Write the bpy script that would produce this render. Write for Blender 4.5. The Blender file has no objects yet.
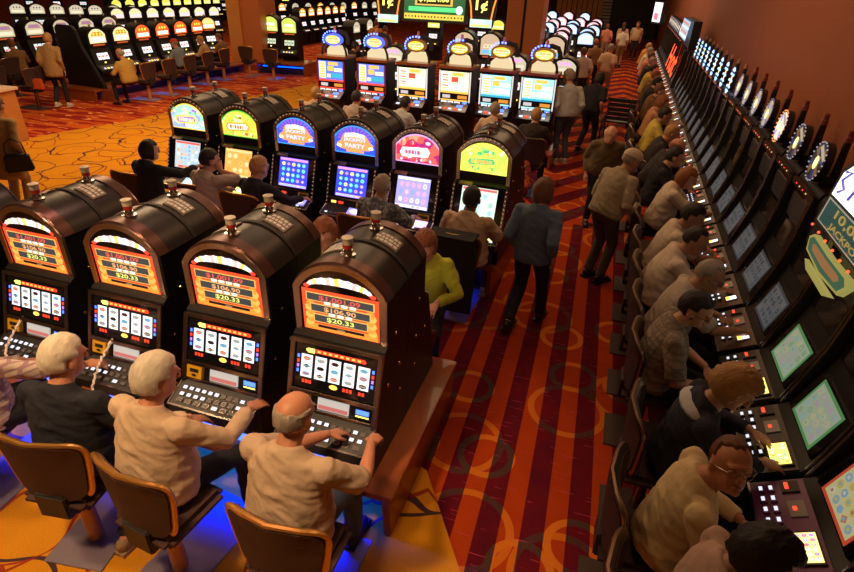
import bpy, bmesh, math, random
from mathutils import Vector, Matrix, Euler, noise as mnoise
random.seed(7)
SC = bpy.context.scene
COL = SC.collection
PI = math.pi
V = Vector

# ------------------------------------------------------------------ camera, world, lights, exposure
cam_d = bpy.data.cameras.new('camera')
cam_d.sensor_width = 36.0
cam_d.lens = 554.0*36/854
cam_d.clip_end = 300
cam = bpy.data.objects.new('camera', cam_d)
COL.objects.link(cam)
SC.camera = cam
def cam_matrix():
    f = 554.017
    a = V((635-427, 286+15, -f)).normalized()
    b = -V((-1600-427, 286+95, -f)).normalized()
    c = b.cross(a).normalized()
    m = Matrix((b, a, c)).to_4x4()
    m.translation = V((0, 0, 3.3))
    return m
cam.matrix_world = cam_matrix()

w = bpy.data.worlds.new('World'); SC.world = w; w.use_nodes = True
w.node_tree.nodes['Background'].inputs[0].default_value = (1.0, 0.50, 0.24, 1)
w.node_tree.nodes['Background'].inputs[1].default_value = 0.05
SC.view_settings.view_transform = 'Standard'
SC.view_settings.look = 'None'
SC.view_settings.exposure = 0.0
SC.view_settings.gamma = 1.0
SC.view_settings.use_curve_mapping = False

def area(name, loc, size, power, color, rot=(0, 0, 0), sy=None):
    d = bpy.data.lights.new(name, 'AREA'); d.energy = power; d.color = color
    d.shape = 'RECTANGLE'; d.size = size; d.size_y = sy or size
    o = bpy.data.objects.new(name, d); COL.objects.link(o); o.location = loc; o.rotation_euler = rot
    return o
WARM = (1.0, 0.62, 0.33)
def spot(name, loc, to, power, color, ang, blend=.6, r=.25):
    d = bpy.data.lights.new(name, 'SPOT'); d.energy = power; d.color = color; d.spot_size = math.radians(ang); d.spot_blend = blend; d.shadow_soft_size = r
    o = bpy.data.objects.new(name, d); COL.objects.link(o); o.location = loc
    o.rotation_euler = (V(to)-V(loc)).to_track_quat('-Z', 'Y').to_euler(); return o
spot('ceiling_spot_front', (-2.6, .2, 5.2), (-2.2, 1.6, .5), 720, WARM, 62)
spot('ceiling_spot_left', (-4.6, 1.0, 5.2), (-4.2, 2.0, .5), 400, WARM, 60)
spot('ceiling_spot_hoods', (-3.2, 4.6, 5.4), (-3.0, 3.4, 1.5), 150, (1, .5, .38), 75)
spot('ceiling_spot_yellow_floor', (-1.0, 1.4, 5.2), (-.8, 2.1, 0), 160, WARM, 28)
area('ceiling_light_left', (-9.0, 9.5, 5.5), 4.0, 420, WARM, sy=4)
area('ceiling_light_middle', (-3.4, 9.0, 5.5), 3.0, 90, WARM)
area('ceiling_light_far', (-1.5, 24, 6), 5.0, 480, WARM, sy=12)
area('ceiling_light_far_left', (-15, 22, 6), 8.0, 480, WARM, sy=14)
area('ceiling_light_aisle', (-0.4, 9.0, 5.5), 1.5, 70, (1, .5, .24), sy=8)
area('ceiling_light_bank', (0.2, 3.6, 5.0), 0.6, 14, (1, .56, .3), sy=4)
spot('wall_washer', (.2, 9.5, 5.6), (2.12, 9, 3.2), 45, (1, .5, .22), 110, 1.0)

# ------------------------------------------------------------------ materials
MATS = {}
def nm(name):
    m = bpy.data.materials.new(name); m.use_nodes = True
    nt = m.node_tree
    return m, nt, nt.nodes['Principled BSDF']
def pm(name, col, rough=.5, metal=0., bump=0., bscale=60, var=0., vscale=8, spec=.5, coat=0., sheen=0.):
    if name in MATS: return MATS[name]
    m, nt, b = nm(name)
    b.inputs['Base Color'].default_value = (*col, 1)
    b.inputs['Roughness'].default_value = rough
    b.inputs['Metallic'].default_value = metal
    b.inputs['Specular IOR Level'].default_value = spec
    b.inputs['Coat Weight'].default_value = coat
    b.inputs['Sheen Weight'].default_value = sheen
    tc = nt.nodes.new('ShaderNodeTexCoord')
    if var:
        n = nt.nodes.new('ShaderNodeTexNoise'); n.inputs['Scale'].default_value = vscale
        n.inputs['Detail'].default_value = 4
        nt.links.new(tc.outputs['Object'], n.inputs['Vector'])
        mx = nt.nodes.new('ShaderNodeMix'); mx.data_type = 'RGBA'
        mx.inputs[6].default_value = (*[c*(1-var) for c in col], 1)
        mx.inputs[7].default_value = (*[min(1, c*(1+var)) for c in col], 1)
        nt.links.new(n.outputs['Fac'], mx.inputs[0]); nt.links.new(mx.outputs[2], b.inputs['Base Color'])
    if bump:
        n = nt.nodes.new('ShaderNodeTexNoise'); n.inputs['Scale'].default_value = bscale
        n.inputs['Detail'].default_value = 3
        nt.links.new(tc.outputs['Object'], n.inputs['Vector'])
        bp = nt.nodes.new('ShaderNodeBump'); bp.inputs['Strength'].default_value = bump
        bp.inputs['Distance'].default_value = .02 if bscale > 20 else .03
        nt.links.new(n.outputs['Fac'], bp.inputs['Height']); nt.links.new(bp.outputs[0], b.inputs['Normal'])
    MATS[name] = m
    return m
def em(name, col, s=1.5):
    if name in MATS: return MATS[name]
    m, nt, b = nm(name)
    b.inputs['Base Color'].default_value = (*[c*.3 for c in col], 1)
    b.inputs['Emission Color'].default_value = (*col, 1)
    b.inputs['Emission Strength'].default_value = s
    b.inputs['Roughness'].default_value = .25
    MATS[name] = m
    return m
def art(name, cols, scale=14, s=1.6):
    """backlit printed glass: cells of a few inks"""
    if name in MATS: return MATS[name]
    m, nt, b = nm(name)
    tc = nt.nodes.new('ShaderNodeTexCoord'); vo = nt.nodes.new('ShaderNodeTexVoronoi')
    vo.inputs['Scale'].default_value = scale
    nt.links.new(tc.outputs['Object'], vo.inputs['Vector'])
    sp = nt.nodes.new('ShaderNodeSeparateColor'); nt.links.new(vo.outputs['Color'], sp.inputs[0])
    r = nt.nodes.new('ShaderNodeValToRGB'); r.color_ramp.interpolation = 'CONSTANT'
    e = r.color_ramp.elements
    while len(e) < len(cols): e.new(.5)
    for i, c in enumerate(cols):
        e[i].position = i/len(cols); e[i].color = (*c, 1)
    nt.links.new(sp.outputs[0], r.inputs[0])
    nt.links.new(r.outputs[0], b.inputs['Emission Color'])
    b.inputs['Base Color'].default_value = (.05, .05, .05, 1)
    b.inputs['Emission Strength'].default_value = s
    b.inputs['Roughness'].default_value = .2
    MATS[name] = m
    return m

BLACK = pm('black_laminate', (.009, .008, .008), .42, var=.2, spec=.35)
BLACK2 = pm('satin_black', (.02, .018, .018), .5)
HOOD = pm('smoked_bronze_hood', (.020, .017, .017), .3, metal=.3, var=.25, vscale=5, bump=.03, bscale=160)
COPPER = pm('copper_trim', (.115, .055, .045), .3, metal=.65, var=.3)
DBRON = pm('dark_bronze_rim', (.05, .032, .026), .35, metal=.5)
CHROME = pm('chrome', (.62, .55, .5), .18, metal=1)
DCHROME = pm('dark_chrome', (.22, .19, .17), .24, metal=1)
GLASSB = pm('black_glass', (.008, .008, .01), .08, coat=.4)
DECKG = pm('deck_grey', (.028, .027, .03), .4)
WHITEP = pm('white_print', (.72, .7, .64), .5)
CREAM = pm('cream_acrylic', (.62, .57, .42), .4)
REDP = pm('red_acrylic', (.5, .03, .02), .3)
YELP = pm('yellow_plastic', (.75, .42, .02), .4)
FRAMEM = pm('worn_silver_frame', (.42, .36, .32), .22, metal=1, var=.3)
STUD = pm('brass_stud', (.8, .55, .25), .2, metal=1)
WOOD = pm('red_wood', (.34, .085, .02), .35, var=.35, vscale=6, coat=.3)
OWOOD = pm('orange_wood', (.62, .27, .055), .4, var=.2, vscale=9)
BRASS = pm('brass_rim', (.62, .33, .08), .3, metal=.7)
DRIM = pm('dark_metal_rim', (.26, .19, .13), .3, metal=.9)
def weave(name, c1, c2, sc=160):
    m, nt, b = nm(name)
    tc = nt.nodes.new('ShaderNodeTexCoord'); ck = nt.nodes.new('ShaderNodeTexChecker')
    ck.inputs['Scale'].default_value = sc
    ck.inputs['Color1'].default_value = (*c1, 1); ck.inputs['Color2'].default_value = (*c2, 1)
    nt.links.new(tc.outputs['Object'], ck.inputs['Vector']); nt.links.new(ck.outputs[0], b.inputs['Base Color'])
    b.inputs['Roughness'].default_value = .75
    return m
UPH = weave('brown_woven_upholstery', (.085, .034, .022), (.04, .016, .012))
UPH2 = weave('plum_woven_upholstery', (.055, .022, .02), (.03, .013, .012))
STEEL = pm('brushed_steel_plate', (.27, .22, .25), .35, metal=.3, bump=.05, bscale=300)
WHITE_E = em('white_light', (1, .97, .9), 2.4)
REEL_E = em('reel_white', (.93, .95, 1), 1.25)
RED_E = em('red_digits', (1, .05, .02), 1.7)
AMBER_E = em('amber_light', (1, .55, .08), 2.2)
YEL_E = em('yellow_light', (1, .85, .15), 2.2)
BLUE_E = em('blue_light', (.06, .16, 1), 3.0)
BLUEN_E = em('blue_neon', (.0, .035, 1), 14)
BULB_E = em('blue_bulb', (.06, .12, 1), 9)
GREEN_E = em('green_light', (.1, 1, .25), 1.2)
PINK_E = em('pink_neon', (1, .2, .6), 2.5)
PURP_E = em('purple_light', (.5, .2, 1), 1.5)
ORANGE_E = em('orange_light', (1, .3, .03), 1.6)
CYAN_E = em('cyan_light', (.35, .85, 1), 1.7)
BTN_E = em('button_light', (.8, .85, 1), 1.1)
BTN_D = pm('button_dark', (.12, .12, .13), .3)
GREYD = em('meter_grey', (.10, .11, .11), .55)
MET_RED = em('meter_red_digits', (1, .13, .1), .9)
MET_ORG = em('meter_orange_digits', (1, .5, .22), 1.0)
MET_YEL = em('meter_yellow_digits', (.95, 1, .2), 1.1)

# ------------------------------------------------------------------ mesh builder
class Fr:
    """flat frame: origin, u (right), v (up); n = u x v points to the viewer"""
    def __init__(s, o, u, v):
        s.o = V(o); s.u = V(u).normalized(); s.v = V(v).normalized(); s.n = s.u.cross(s.v)
    def p(s, a, b, c=0): return s.o + s.u*a + s.v*b + s.n*c
TEXT = {}
def text_geo(t):
    if t not in TEXT:
        cu = bpy.data.curves.new('t', 'FONT'); cu.body = t; cu.size = 1; cu.offset = .02
        cu.align_x = 'CENTER'; cu.align_y = 'CENTER'; cu.resolution_u = 3
        o = bpy.data.objects.new('t', cu); COL.objects.link(o)
        bpy.context.view_layer.update()
        me = o.to_mesh()
        vs = [v.co.copy() for v in me.vertices]; fs = [tuple(p.vertices) for p in me.polygons]
        o.to_mesh_clear(); bpy.data.objects.remove(o); bpy.data.curves.remove(cu)
        xs = [v.x for v in vs]; ys = [v.y for v in vs]
        cx, cy = (min(xs)+max(xs))/2, (min(ys)+max(ys))/2
        W, H = max(xs)-min(xs), max(ys)-min(ys)
        TEXT[t] = ([((v.x-cx)/W, (v.y-cy)/H) for v in vs], fs)
    return TEXT[t]
class MB:
    def __init__(s): s.v = []; s.f = []; s.m = []
    def add(s, vs, fs, mi=0):
        n = len(s.v); s.v += [tuple(v) for v in vs]
        s.f += [tuple(i+n for i in f) for f in fs]; s.m += [mi]*len(fs)
        return s
    def box(s, x0, x1, y0, y1, z0, z1, mi=0):
        return s.add([(x, y, z) for z in (z0, z1) for y in (y0, y1) for x in (x0, x1)],
              [(0, 2, 3, 1), (4, 5, 7, 6), (0, 1, 5, 4), (2, 6, 7, 3), (0, 4, 6, 2), (1, 3, 7, 5)], mi)
    def fbox(s, fr, a0, a1, b0, b1, c0, c1, mi=0):
        return s.add([fr.p(a, b, c) for c in (c0, c1) for b in (b0, b1) for a in (a0, a1)],
              [(0, 2, 3, 1), (4, 5, 7, 6), (0, 1, 5, 4), (2, 6, 7, 3), (0, 4, 6, 2), (1, 3, 7, 5)], mi)
    def rect(s, fr, a0, a1, b0, b1, c=.002, mi=0):
        return s.add([fr.p(a0, b0, c), fr.p(a1, b0, c), fr.p(a1, b1, c), fr.p(a0, b1, c)], [(0, 1, 2, 3)], mi)
    def poly(s, fr, pts, c=.002, mi=0, t=0):
        n = len(pts)
        if not t: return s.add([fr.p(a, b, c) for a, b in pts], [tuple(range(n))], mi)
        vs = [fr.p(a, b, c) for a, b in pts]+[fr.p(a, b, c-t) for a, b in pts]
        fs = [tuple(range(n)), tuple(range(2*n-1, n-1, -1))]+[(i, i+n, (i+1) % n+n, (i+1) % n) for i in range(n)]
        return s.add(vs, fs, mi)
    def disc(s, fr, a, b, r, c=.002, mi=0, n=12, rb=None, t=0):
        return s.poly(fr, [(a+r*math.cos(2*PI*i/n), b+(rb or r)*math.sin(2*PI*i/n)) for i in range(n)], c, mi, t)
    def text(s, fr, t, a, b, w, h, c=.004, mi=0):
        vs, fs = text_geo(t)
        return s.add([fr.p(a+x*w, b+y*h, c) for x, y in vs], fs, mi)
    def prism(s, prof, x0, x1, mi=0):
        n = len(prof)
        vs = [(x0, y, z) for y, z in prof]+[(x1, y, z) for y, z in prof]
        fs = [tuple(range(n-1, -1, -1)), tuple(range(n, 2*n))]+[(i, (i+1) % n, (i+1) % n+n, i+n) for i in range(n)]
        return s.add(vs, fs, mi)
    def arch(s, prof, y0, y1, mi=0):
        """solid whose outline in x,z is prof, from y0 to y1"""
        n = len(prof)
        vs = [(x, y0, z) for x, z in prof]+[(x, y1, z) for x, z in prof]
        fs = [tuple(range(n)), tuple(range(2*n-1, n-1, -1))]+[(i, i+n, (i+1) % n+n, (i+1) % n) for i in range(n)]
        return s.add(vs, fs, mi)
    def band(s, inner, outer, y0, y1, mi=0):
        """open strip between two outlines, with thickness y0..y1"""
        n = len(inner)
        vs = [(x, y0, z) for x, z in inner]+[(x, y0, z) for x, z in outer]+[(x, y1, z) for x, z in inner]+[(x, y1, z) for x, z in outer]
        fs = []
        for i in range(n-1):
            fs += [(i, i+1, n+i+1, n+i), (2*n+i, 3*n+i, 3*n+i+1, 2*n+i+1), (n+i, n+i+1, 3*n+i+1, 3*n+i), (i, 2*n+i, 2*n+i+1, i+1)]
        fs += [(0, n, 3*n, 2*n), (n-1, 3*n-1, 4*n-1, 2*n-1)]
        return s.add(vs, fs, mi)
    def tube(s, pts, rad, seg=10, mi=0, side=None, cap=True):
        pts = [V(p) for p in pts]; n = len(pts)
        if not isinstance(rad, (list, tuple)): rad = [rad]*n
        rings = []
        prev = None
        for i, p in enumerate(pts):
            t = (pts[min(i+1, n-1)]-pts[max(i-1, 0)])
            if t.length < 1e-7: t = V((0, 0, 1))
            t.normalize()
            if prev is None:
                sd = V(side) if side is not None else (V((1, 0, 0)) if abs(t.x) < .8 else V((0, 1, 0)))
            else: sd = V(side) if side is not None else prev
            sd = sd-t*sd.dot(t)
            if sd.length < 1e-4: sd = t.orthogonal()
            sd.normalize(); prev = sd
            up = t.cross(sd)
            ra, rb = rad[i] if isinstance(rad[i], (list, tuple)) else (rad[i], rad[i])
            rings.append([p+sd*ra*math.cos(2*PI*k/seg)+up*rb*math.sin(2*PI*k/seg) for k in range(seg)])
        vs = [q for r in rings for q in r]
        fs = [(i*seg+k, i*seg+(k+1) % seg, (i+1)*seg+(k+1) % seg, (i+1)*seg+k) for i in range(n-1) for k in range(seg)]
        if cap: fs += [tuple(range(seg-1, -1, -1)), tuple((n-1)*seg+k for k in range(seg))]
        return s.add(vs, fs, mi)
    def limb(s, pts, rad, seg=12, side=None, mi=0):
        """tube with domed ends"""
        s.tube(pts, rad, seg, mi, side)
        for p, r in ((pts[0], rad[0]), (pts[-1], rad[-1])):
            r = min(r) if isinstance(r, (list, tuple)) else r
            s.ell(p, (r, r, r), mi=mi)
        return s
    def ell(s, c, r, ax=None, nu=12, nv=8, mi=0, fn=None):
        c = V(c); ax = ax or (V((1, 0, 0)), V((0, 1, 0)), V((0, 0, 1)))
        vs = []; fs = []
        def pt(d):
            k = fn(d) if fn else 1
            return c+ax[0]*(d.x*r[0]*k)+ax[1]*(d.y*r[1]*k)+ax[2]*(d.z*r[2]*k)
        vs.append(pt(V((0, 0, -1))))
        for j in range(1, nv):
            b = -PI/2+PI*j/nv
            for i in range(nu):
                a = 2*PI*i/nu
                vs.append(pt(V((math.cos(b)*math.cos(a), math.cos(b)*math.sin(a), math.sin(b)))))
        vs.append(pt(V((0, 0, 1))))
        for i in range(nu): fs.append((0, 1+(i+1) % nu, 1+i))
        for j in range(nv-2):
            for i in range(nu):
                a = 1+j*nu+i; b = 1+j*nu+(i+1) % nu
                fs.append((a, b, b+nu, a+nu))
        L = len(vs)-1
        for i in range(nu): fs.append((L, L-nu+i, L-nu+(i+1) % nu))
        return s.add(vs, fs, mi)
    def lathe(s, prof, c=(0, 0, 0), seg=14, mi=0):
        return s.tube([(c[0], c[1], c[2]+z) for r, z in prof], [max(r, 1e-4) for r, z in prof], seg, mi, side=(1, 0, 0))
    def mesh(s, name, mats, smooth=False, bevel=0):
        me = bpy.data.meshes.new(name); me.from_pydata(s.v, [], s.f)
        me.polygons.foreach_set('material_index', s.m)
        for m in mats: me.materials.append(m)
        if bevel:
            bm = bmesh.new(); bm.from_mesh(me)
            bmesh.ops.remove_doubles(bm, verts=bm.verts, dist=1e-5)
            es = [e for e in bm.edges if len(e.link_faces) == 2 and e.calc_face_angle() > .6]
            bmesh.ops.bevel(bm, geom=es, offset=bevel, segments=2, affect='EDGES', clamp_overlap=True)
            bm.to_mesh(me); bm.free()
        if smooth:
            me.polygons.foreach_set('use_smooth', [True]*len(me.polygons))
            try: me.set_sharp_from_angle(angle=math.radians(40))
            except Exception: pass
        me.update()
        return me

def obj(name, me, parent=None, label=None):
    o = bpy.data.objects.new(name, me); COL.objects.link(o)
    if parent: o.parent = parent
    if label: o['label'] = label
    return o
def tag(o, label, cat, group=None, kind=None):
    o['label'] = label; o['category'] = cat
    if group: o['group'] = group
    if kind: o['kind'] = kind
    return o
def thing(name, label, cat, loc=(0, 0, 0), rz=0, group=None):
    o = bpy.data.objects.new(name, None); COL.objects.link(o); o.empty_display_size = .1
    o.location = loc; o.rotation_euler = (0, 0, rz)
    return tag(o, label, cat, group)
def inst(tree, root):
    """hang a tree of (name, mesh, children) under a thing; meshes are shared between copies"""
    for name, me, ch in tree:
        o = obj(name, me, root)
        for n2, m2, _ in ch: obj(n2, m2, o)
def struct(name, mb, mats, smooth=False):
    o = obj(name, mb.mesh(name, mats, smooth)); o['kind'] = 'structure'
    return o

# ------------------------------------------------------------------ carpets (procedural, in world metres)
def math_node(nt, op, a, b=None):
    n = nt.nodes.new('ShaderNodeMath'); n.operation = op
    for i, x in enumerate((a, b)):
        if x is None: continue
        if isinstance(x, (int, float)): n.inputs[i].default_value = x
        else: nt.links.new(x, n.inputs[i])
    return n.outputs[0]
def mixc(nt, f, a, b):
    n = nt.nodes.new('ShaderNodeMix'); n.data_type = 'RGBA'
    for i, x in ((0, f), (6, a), (7, b)):
        if isinstance(x, (int, float)): n.inputs[i].default_value = x
        elif isinstance(x, tuple): n.inputs[i].default_value = (*x, 1)
        else: nt.links.new(x, n.inputs[i])
    return n.outputs[2]
def rings(nt, vec, scale, r0, r1, rnd=1.0):
    v = nt.nodes.new('ShaderNodeTexVoronoi'); v.inputs['Scale'].default_value = scale
    v.inputs['Randomness'].default_value = rnd; v.voronoi_dimensions = '2D'
    nt.links.new(vec, v.inputs['Vector'])
    d = v.outputs['Distance']
    return math_node(nt, 'MULTIPLY', math_node(nt, 'GREATER_THAN', d, r0), math_node(nt, 'LESS_THAN', d, r1))
def noise(nt, vec, scale, detail=3):
    n = nt.nodes.new('ShaderNodeTexNoise'); n.inputs['Scale'].default_value = scale
    n.inputs['Detail'].default_value = detail; nt.links.new(vec, n.inputs['Vector'])
    return n
def scaled(nt, vec, sx, sy, off=(0, 0)):
    m = nt.nodes.new('ShaderNodeMapping'); m.inputs['Scale'].default_value = (sx, sy, 1)
    m.inputs['Location'].default_value = (*off, 0); nt.links.new(vec, m.inputs['Vector'])
    return m.outputs[0]
def carpet_finish(m, nt, b, col, tc):
    n = noise(nt, tc.outputs['Object'], 140, 2)
    b.inputs['Roughness'].default_value = .95; b.inputs['Specular IOR Level'].default_value = .1
    fl = math_node(nt, 'ADD', math_node(nt, 'MULTIPLY', n.outputs['Fac'], .8), .6)
    mx = nt.nodes.new('ShaderNodeMix'); mx.data_type = 'RGBA'; mx.blend_type = 'MULTIPLY'; mx.inputs[0].default_value = 1
    nt.links.new(col, mx.inputs[6]); nt.links.new(fl, mx.inputs[7])
    nt.links.new(mx.outputs[2], b.inputs['Base Color'])
def aisle_carpet():
    m, nt, b = nm('aisle_carpet')
    tc = nt.nodes.new('ShaderNodeTexCoord'); sp = nt.nodes.new('ShaderNodeSeparateXYZ')
    nt.links.new(tc.outputs['Object'], sp.inputs[0]); X, Y = sp.outputs[0], sp.outputs[1]
    # zigzag of bands far down the aisle, straight bands near
    zig = math_node(nt, 'PINGPONG', math_node(nt, 'ADD', X, 20.4), 1.15)
    far = math_node(nt, 'MULTIPLY', math_node(nt, 'ADD', Y, math_node(nt, 'MULTIPLY', zig, 1.5)), .95)
    near = math_node(nt, 'MULTIPLY', math_node(nt, 'ADD', X, math_node(nt, 'MULTIPLY', Y, .03)), 3.3)
    sfar = math_node(nt, 'GREATER_THAN', math_node(nt, 'FRACT', far), .5)
    snear = math_node(nt, 'GREATER_THAN', math_node(nt, 'FRACT', near), .52)
    isfar = math_node(nt, 'GREATER_THAN', Y, 8.4)
    st = math_node(nt, 'ADD', math_node(nt, 'MULTIPLY', isfar, sfar),
                   math_node(nt, 'MULTIPLY', math_node(nt, 'SUBTRACT', 1, isfar), snear))
    nz = noise(nt, tc.outputs['Object'], 5)
    dark = mixc(nt, nz.outputs['Fac'], (.17, .006, .008), (.05, .005, .02))
    rust = mixc(nt, nz.outputs['Fac'], (.46, .055, .006), (.32, .035, .006))
    base = mixc(nt, st, dark, rust)
    r = rings(nt, scaled(nt, tc.outputs['Object'], 1, 1, (3.2, 1.35)), 1.15, .20, .265, .85)
    r2 = rings(nt, scaled(nt, tc.outputs['Object'], 1, 1, (.35, .1)), .95, .27, .325, 1)
    rr = math_node(nt, 'MAXIMUM', r, math_node(nt, 'MULTIPLY', r2, .8))
    rc = mixc(nt, st, (.07, .035, .03), (.62, .17, .015))
    c = mixc(nt, rr, base, rc)
    n2 = noise(nt, scaled(nt, tc.outputs['Object'], 4, 60), 1, 1)
    dash = math_node(nt, 'GREATER_THAN', n2.outputs['Fac'], .70)
    c = mixc(nt, math_node(nt, 'MULTIPLY', dash, .6), c, (.5, .06, .12))
    carpet_finish(m, nt, b, c, tc)
    return m
def yellow_carpet():
    m, nt, b = nm('yellow_carpet')
    tc = nt.nodes.new('ShaderNodeTexCoord')
    d = noise(nt, tc.outputs['Object'], 1.6, 1)
    add = nt.nodes.new('ShaderNodeMix'); add.data_type = 'RGBA'; add.blend_type = 'ADD'; add.inputs[0].default_value = .55
    nt.links.new(tc.outputs['Object'], add.inputs[6]); nt.links.new(d.outputs['Color'], add.inputs[7])
    v = add.outputs[2]
    r = rings(nt, v, .95, .40, .43, .8)
    r2 = rings(nt, scaled(nt, v, 1, 1, (.4, .8)), 1.3, .36, .39, 1)
    nz = noise(nt, tc.outputs['Object'], 2)
    base = mixc(nt, nz.outputs['Fac'], (.70, .30, .012), (.58, .235, .01))
    c = mixc(nt, r, base, (.07, .035, .04))
    c = mixc(nt, math_node(nt, 'MULTIPLY', r2, .9), c, (.30, .02, .015))
    carpet_finish(m, nt, b, c, tc)
    return m
def red_carpet():
    m, nt, b = nm('red_carpet')
    tc = nt.nodes.new('ShaderNodeTexCoord')
    n = noise(nt, scaled(nt, tc.outputs['Object'], .9, 4.5), 1, 2)
    s = math_node(nt, 'GREATER_THAN', n.outputs['Fac'], .5)
    c = mixc(nt, s, (.30, .018, .012), (.56, .10, .012))
    n2 = noise(nt, scaled(nt, tc.outputs['Object'], 2.5, 9, (4, 2)), 1, 1)
    c = mixc(nt, math_node(nt, 'GREATER_THAN', n2.outputs['Fac'], .64), c, (.85, .32, .10))
    carpet_finish(m, nt, b, c, tc)
    return m
fl = MB()
G = Fr((0, 0, 0), (1, 0, 0), (0, 1, 0))
edgeL = [(-11.9, 8.4), (-11.7, 9.4), (-11.2, 10.8), (-11.0, 12.4), (-10.5, 14.5), (-10, 17.2), (-9.6, 21)]
edgeA = [(.9, .5), (-.4, 2.2), (-.85, 2.9), (-2.4, 3.6), (-2.4, 7.5), (-7.2, 11.4), (-7.6, 21)]
fl.poly(G, [(4, .5)]+edgeA+[(-7.6, 62), (4, 62)], 0, 0)
fl.poly(G, edgeA[::-1]+[(.9, -3), (-18, -3), (-13, 6)]+edgeL, 0, 1)
fl.poly(G, [(-13, 6), (-18, -3), (-75, -3), (-75, 62), (-7.6, 62), (-7.6, 21)]+edgeL[::-1], 0, 2)
fl.poly(G, [(.9, -3), (.9, .5), (4, .5), (4, -3)], 0, 0)
floor = struct('floor', fl, [aisle_carpet(), yellow_carpet(), red_carpet()])

# ------------------------------------------------------------------ walls and columns
PLASTER = pm('dark_red_wall_paint', (.36, .11, .04), .7, var=.12, vscale=1.2, bump=.05, bscale=90)
wr = MB(); wr.box(2.12, 2.3, -3, 46, 0, 6)
struct('wall_right', wr, [PLASTER])
wb = MB(); wb.box(-75, -5.2, 58, 58.4, 0, 6); wb.box(-5.2, 2.3, 46, 46.4, 0, 6)
struct('wall_back', wb, [pm('back_wall_paint', (.10, .03, .018), .8, var=.3)])
FABRIC = pm('amber_panelling', (.62, .26, .045), .6, var=.2, vscale=2)
wp = MB()
for i in range(9): wp.box(-5.1+i*.36, -5.1+i*.36+.31, 45.7, 46, 0, 5)
struct('trim_1', wp, [FABRIC])
DOORM = pm('dark_doorway', (.012, .008, .007), .6)
dd = MB(); dd.box(-1.2, 1.9, 44.9, 45.2, 0, 4.5); struct('door_1', dd, [DOORM])
gs = MB()
for i in range(16): gs.box(-1.9, -1.25, 44.3-i*-.08, 44.5+i*.08, i*.2, i*.2+.14)
struct('trim_2', gs, [pm('grey_rail', (.38, .37, .3), .6)])
PAINT = pm('terracotta_column_paint', (.60, .19, .045), .45, var=.1, vscale=3)
PAINT2 = pm('amber_column_paint', (.72, .30, .06), .5, var=.1, vscale=2)
c1 = MB(); c1.box(-14.15, -12.85, 19.5, 20.6, 0, 6, 0); c1.box(-14.2, -13.65, 19.42, 20.66, 0, 6, 1); c1.box(-14.22, -12.83, 19.4, 20.7, 0, .18, 2)
tag(obj('column', c1.mesh('column', [PAINT, PAINT2, WOOD])), 'orange painted square column rising beside the far left slot machines', 'column', None, 'structure')
c2 = MB(); c2.box(-3.25, -2.8, 17.05, 18, 0, 6, 0); c2.box(-2.72, -2.25, 17.05, 18, 0, 6, 0); c2.box(-2.8, -2.72, 17.1, 18, 0, 6, 1)
tag(obj('column', c2.mesh('column', [PAINT, BLACK2])), 'terracotta column with a dark central groove behind the oval topped machines', 'column', None, 'structure')

# ------------------------------------------------------------------ slot machine templates (player stands at -y, looks to +y)
def archpts(w_, zs, h, n=14, p=1.0):
    rad = (w_*w_+h*h)/(2*h); a0 = math.asin(min(1, w_/rad))
    if h > w_: a0 = PI-a0
    return [(rad*math.sin(a0*(1-2*i/n)), zs+h-rad+rad*math.cos(a0*(1-2*i/n))) for i in range(n+1)]
def archfull(w_, z0, zs, h, n=14): return [(w_, z0)]+archpts(w_, zs, h, n)+[(-w_, z0)]
def candle(z=1.84, y=.15, s=1.0, far=False):
    s *= 1.12
    b = MB()
    b.lathe([(.045*s, z-.02), (.045*s, z+.005), (.027*s, z+.008), (.027*s, z+.03), (.022*s, z+.03), (.022*s, z+.045)], (0, y, 0), 12, 0)
    m = b.mesh('candle_base', [CHROME], True)
    c = MB(); c.lathe([(.027*s, z+.045), (.027*s, z+.07)], (0, y, 0), 12); red = c.mesh('red_band', [REDP], True)
    c = MB(); c.lathe([(.028*s, z+.07), (.028*s, z+.105), (.033*s, z+.107), (.033*s, z+.113), (.01, z+.122)], (0, y, 0), 12)
    wt = c.mesh('white_lens', [CREAM], True)
    return ('candle', m, [('red_band', red, []), ('white_lens', wt, [])])
def symbols(b, fr, u0, u1, v0, v1, nx, nz, slots, seed, c=.006, k=.36):
    r = random.Random(seed)
    du, dv = (u1-u0)/nx, (v1-v0)/nz
    for i in range(nx):
        for j in range(nz):
            s_ = r.choice(slots)
            b.disc(fr, u0+du*(i+.5), v0+dv*(j+.5), du*k, c, s_, r.choice((4, 5, 6, 8)), dv*k)
            b.disc(fr, u0+du*(i+.5), v0+dv*(j+.5), du*k*.45, c+.002, r.choice(slots), 6, dv*k*.45)
BTN_FR = None
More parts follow.
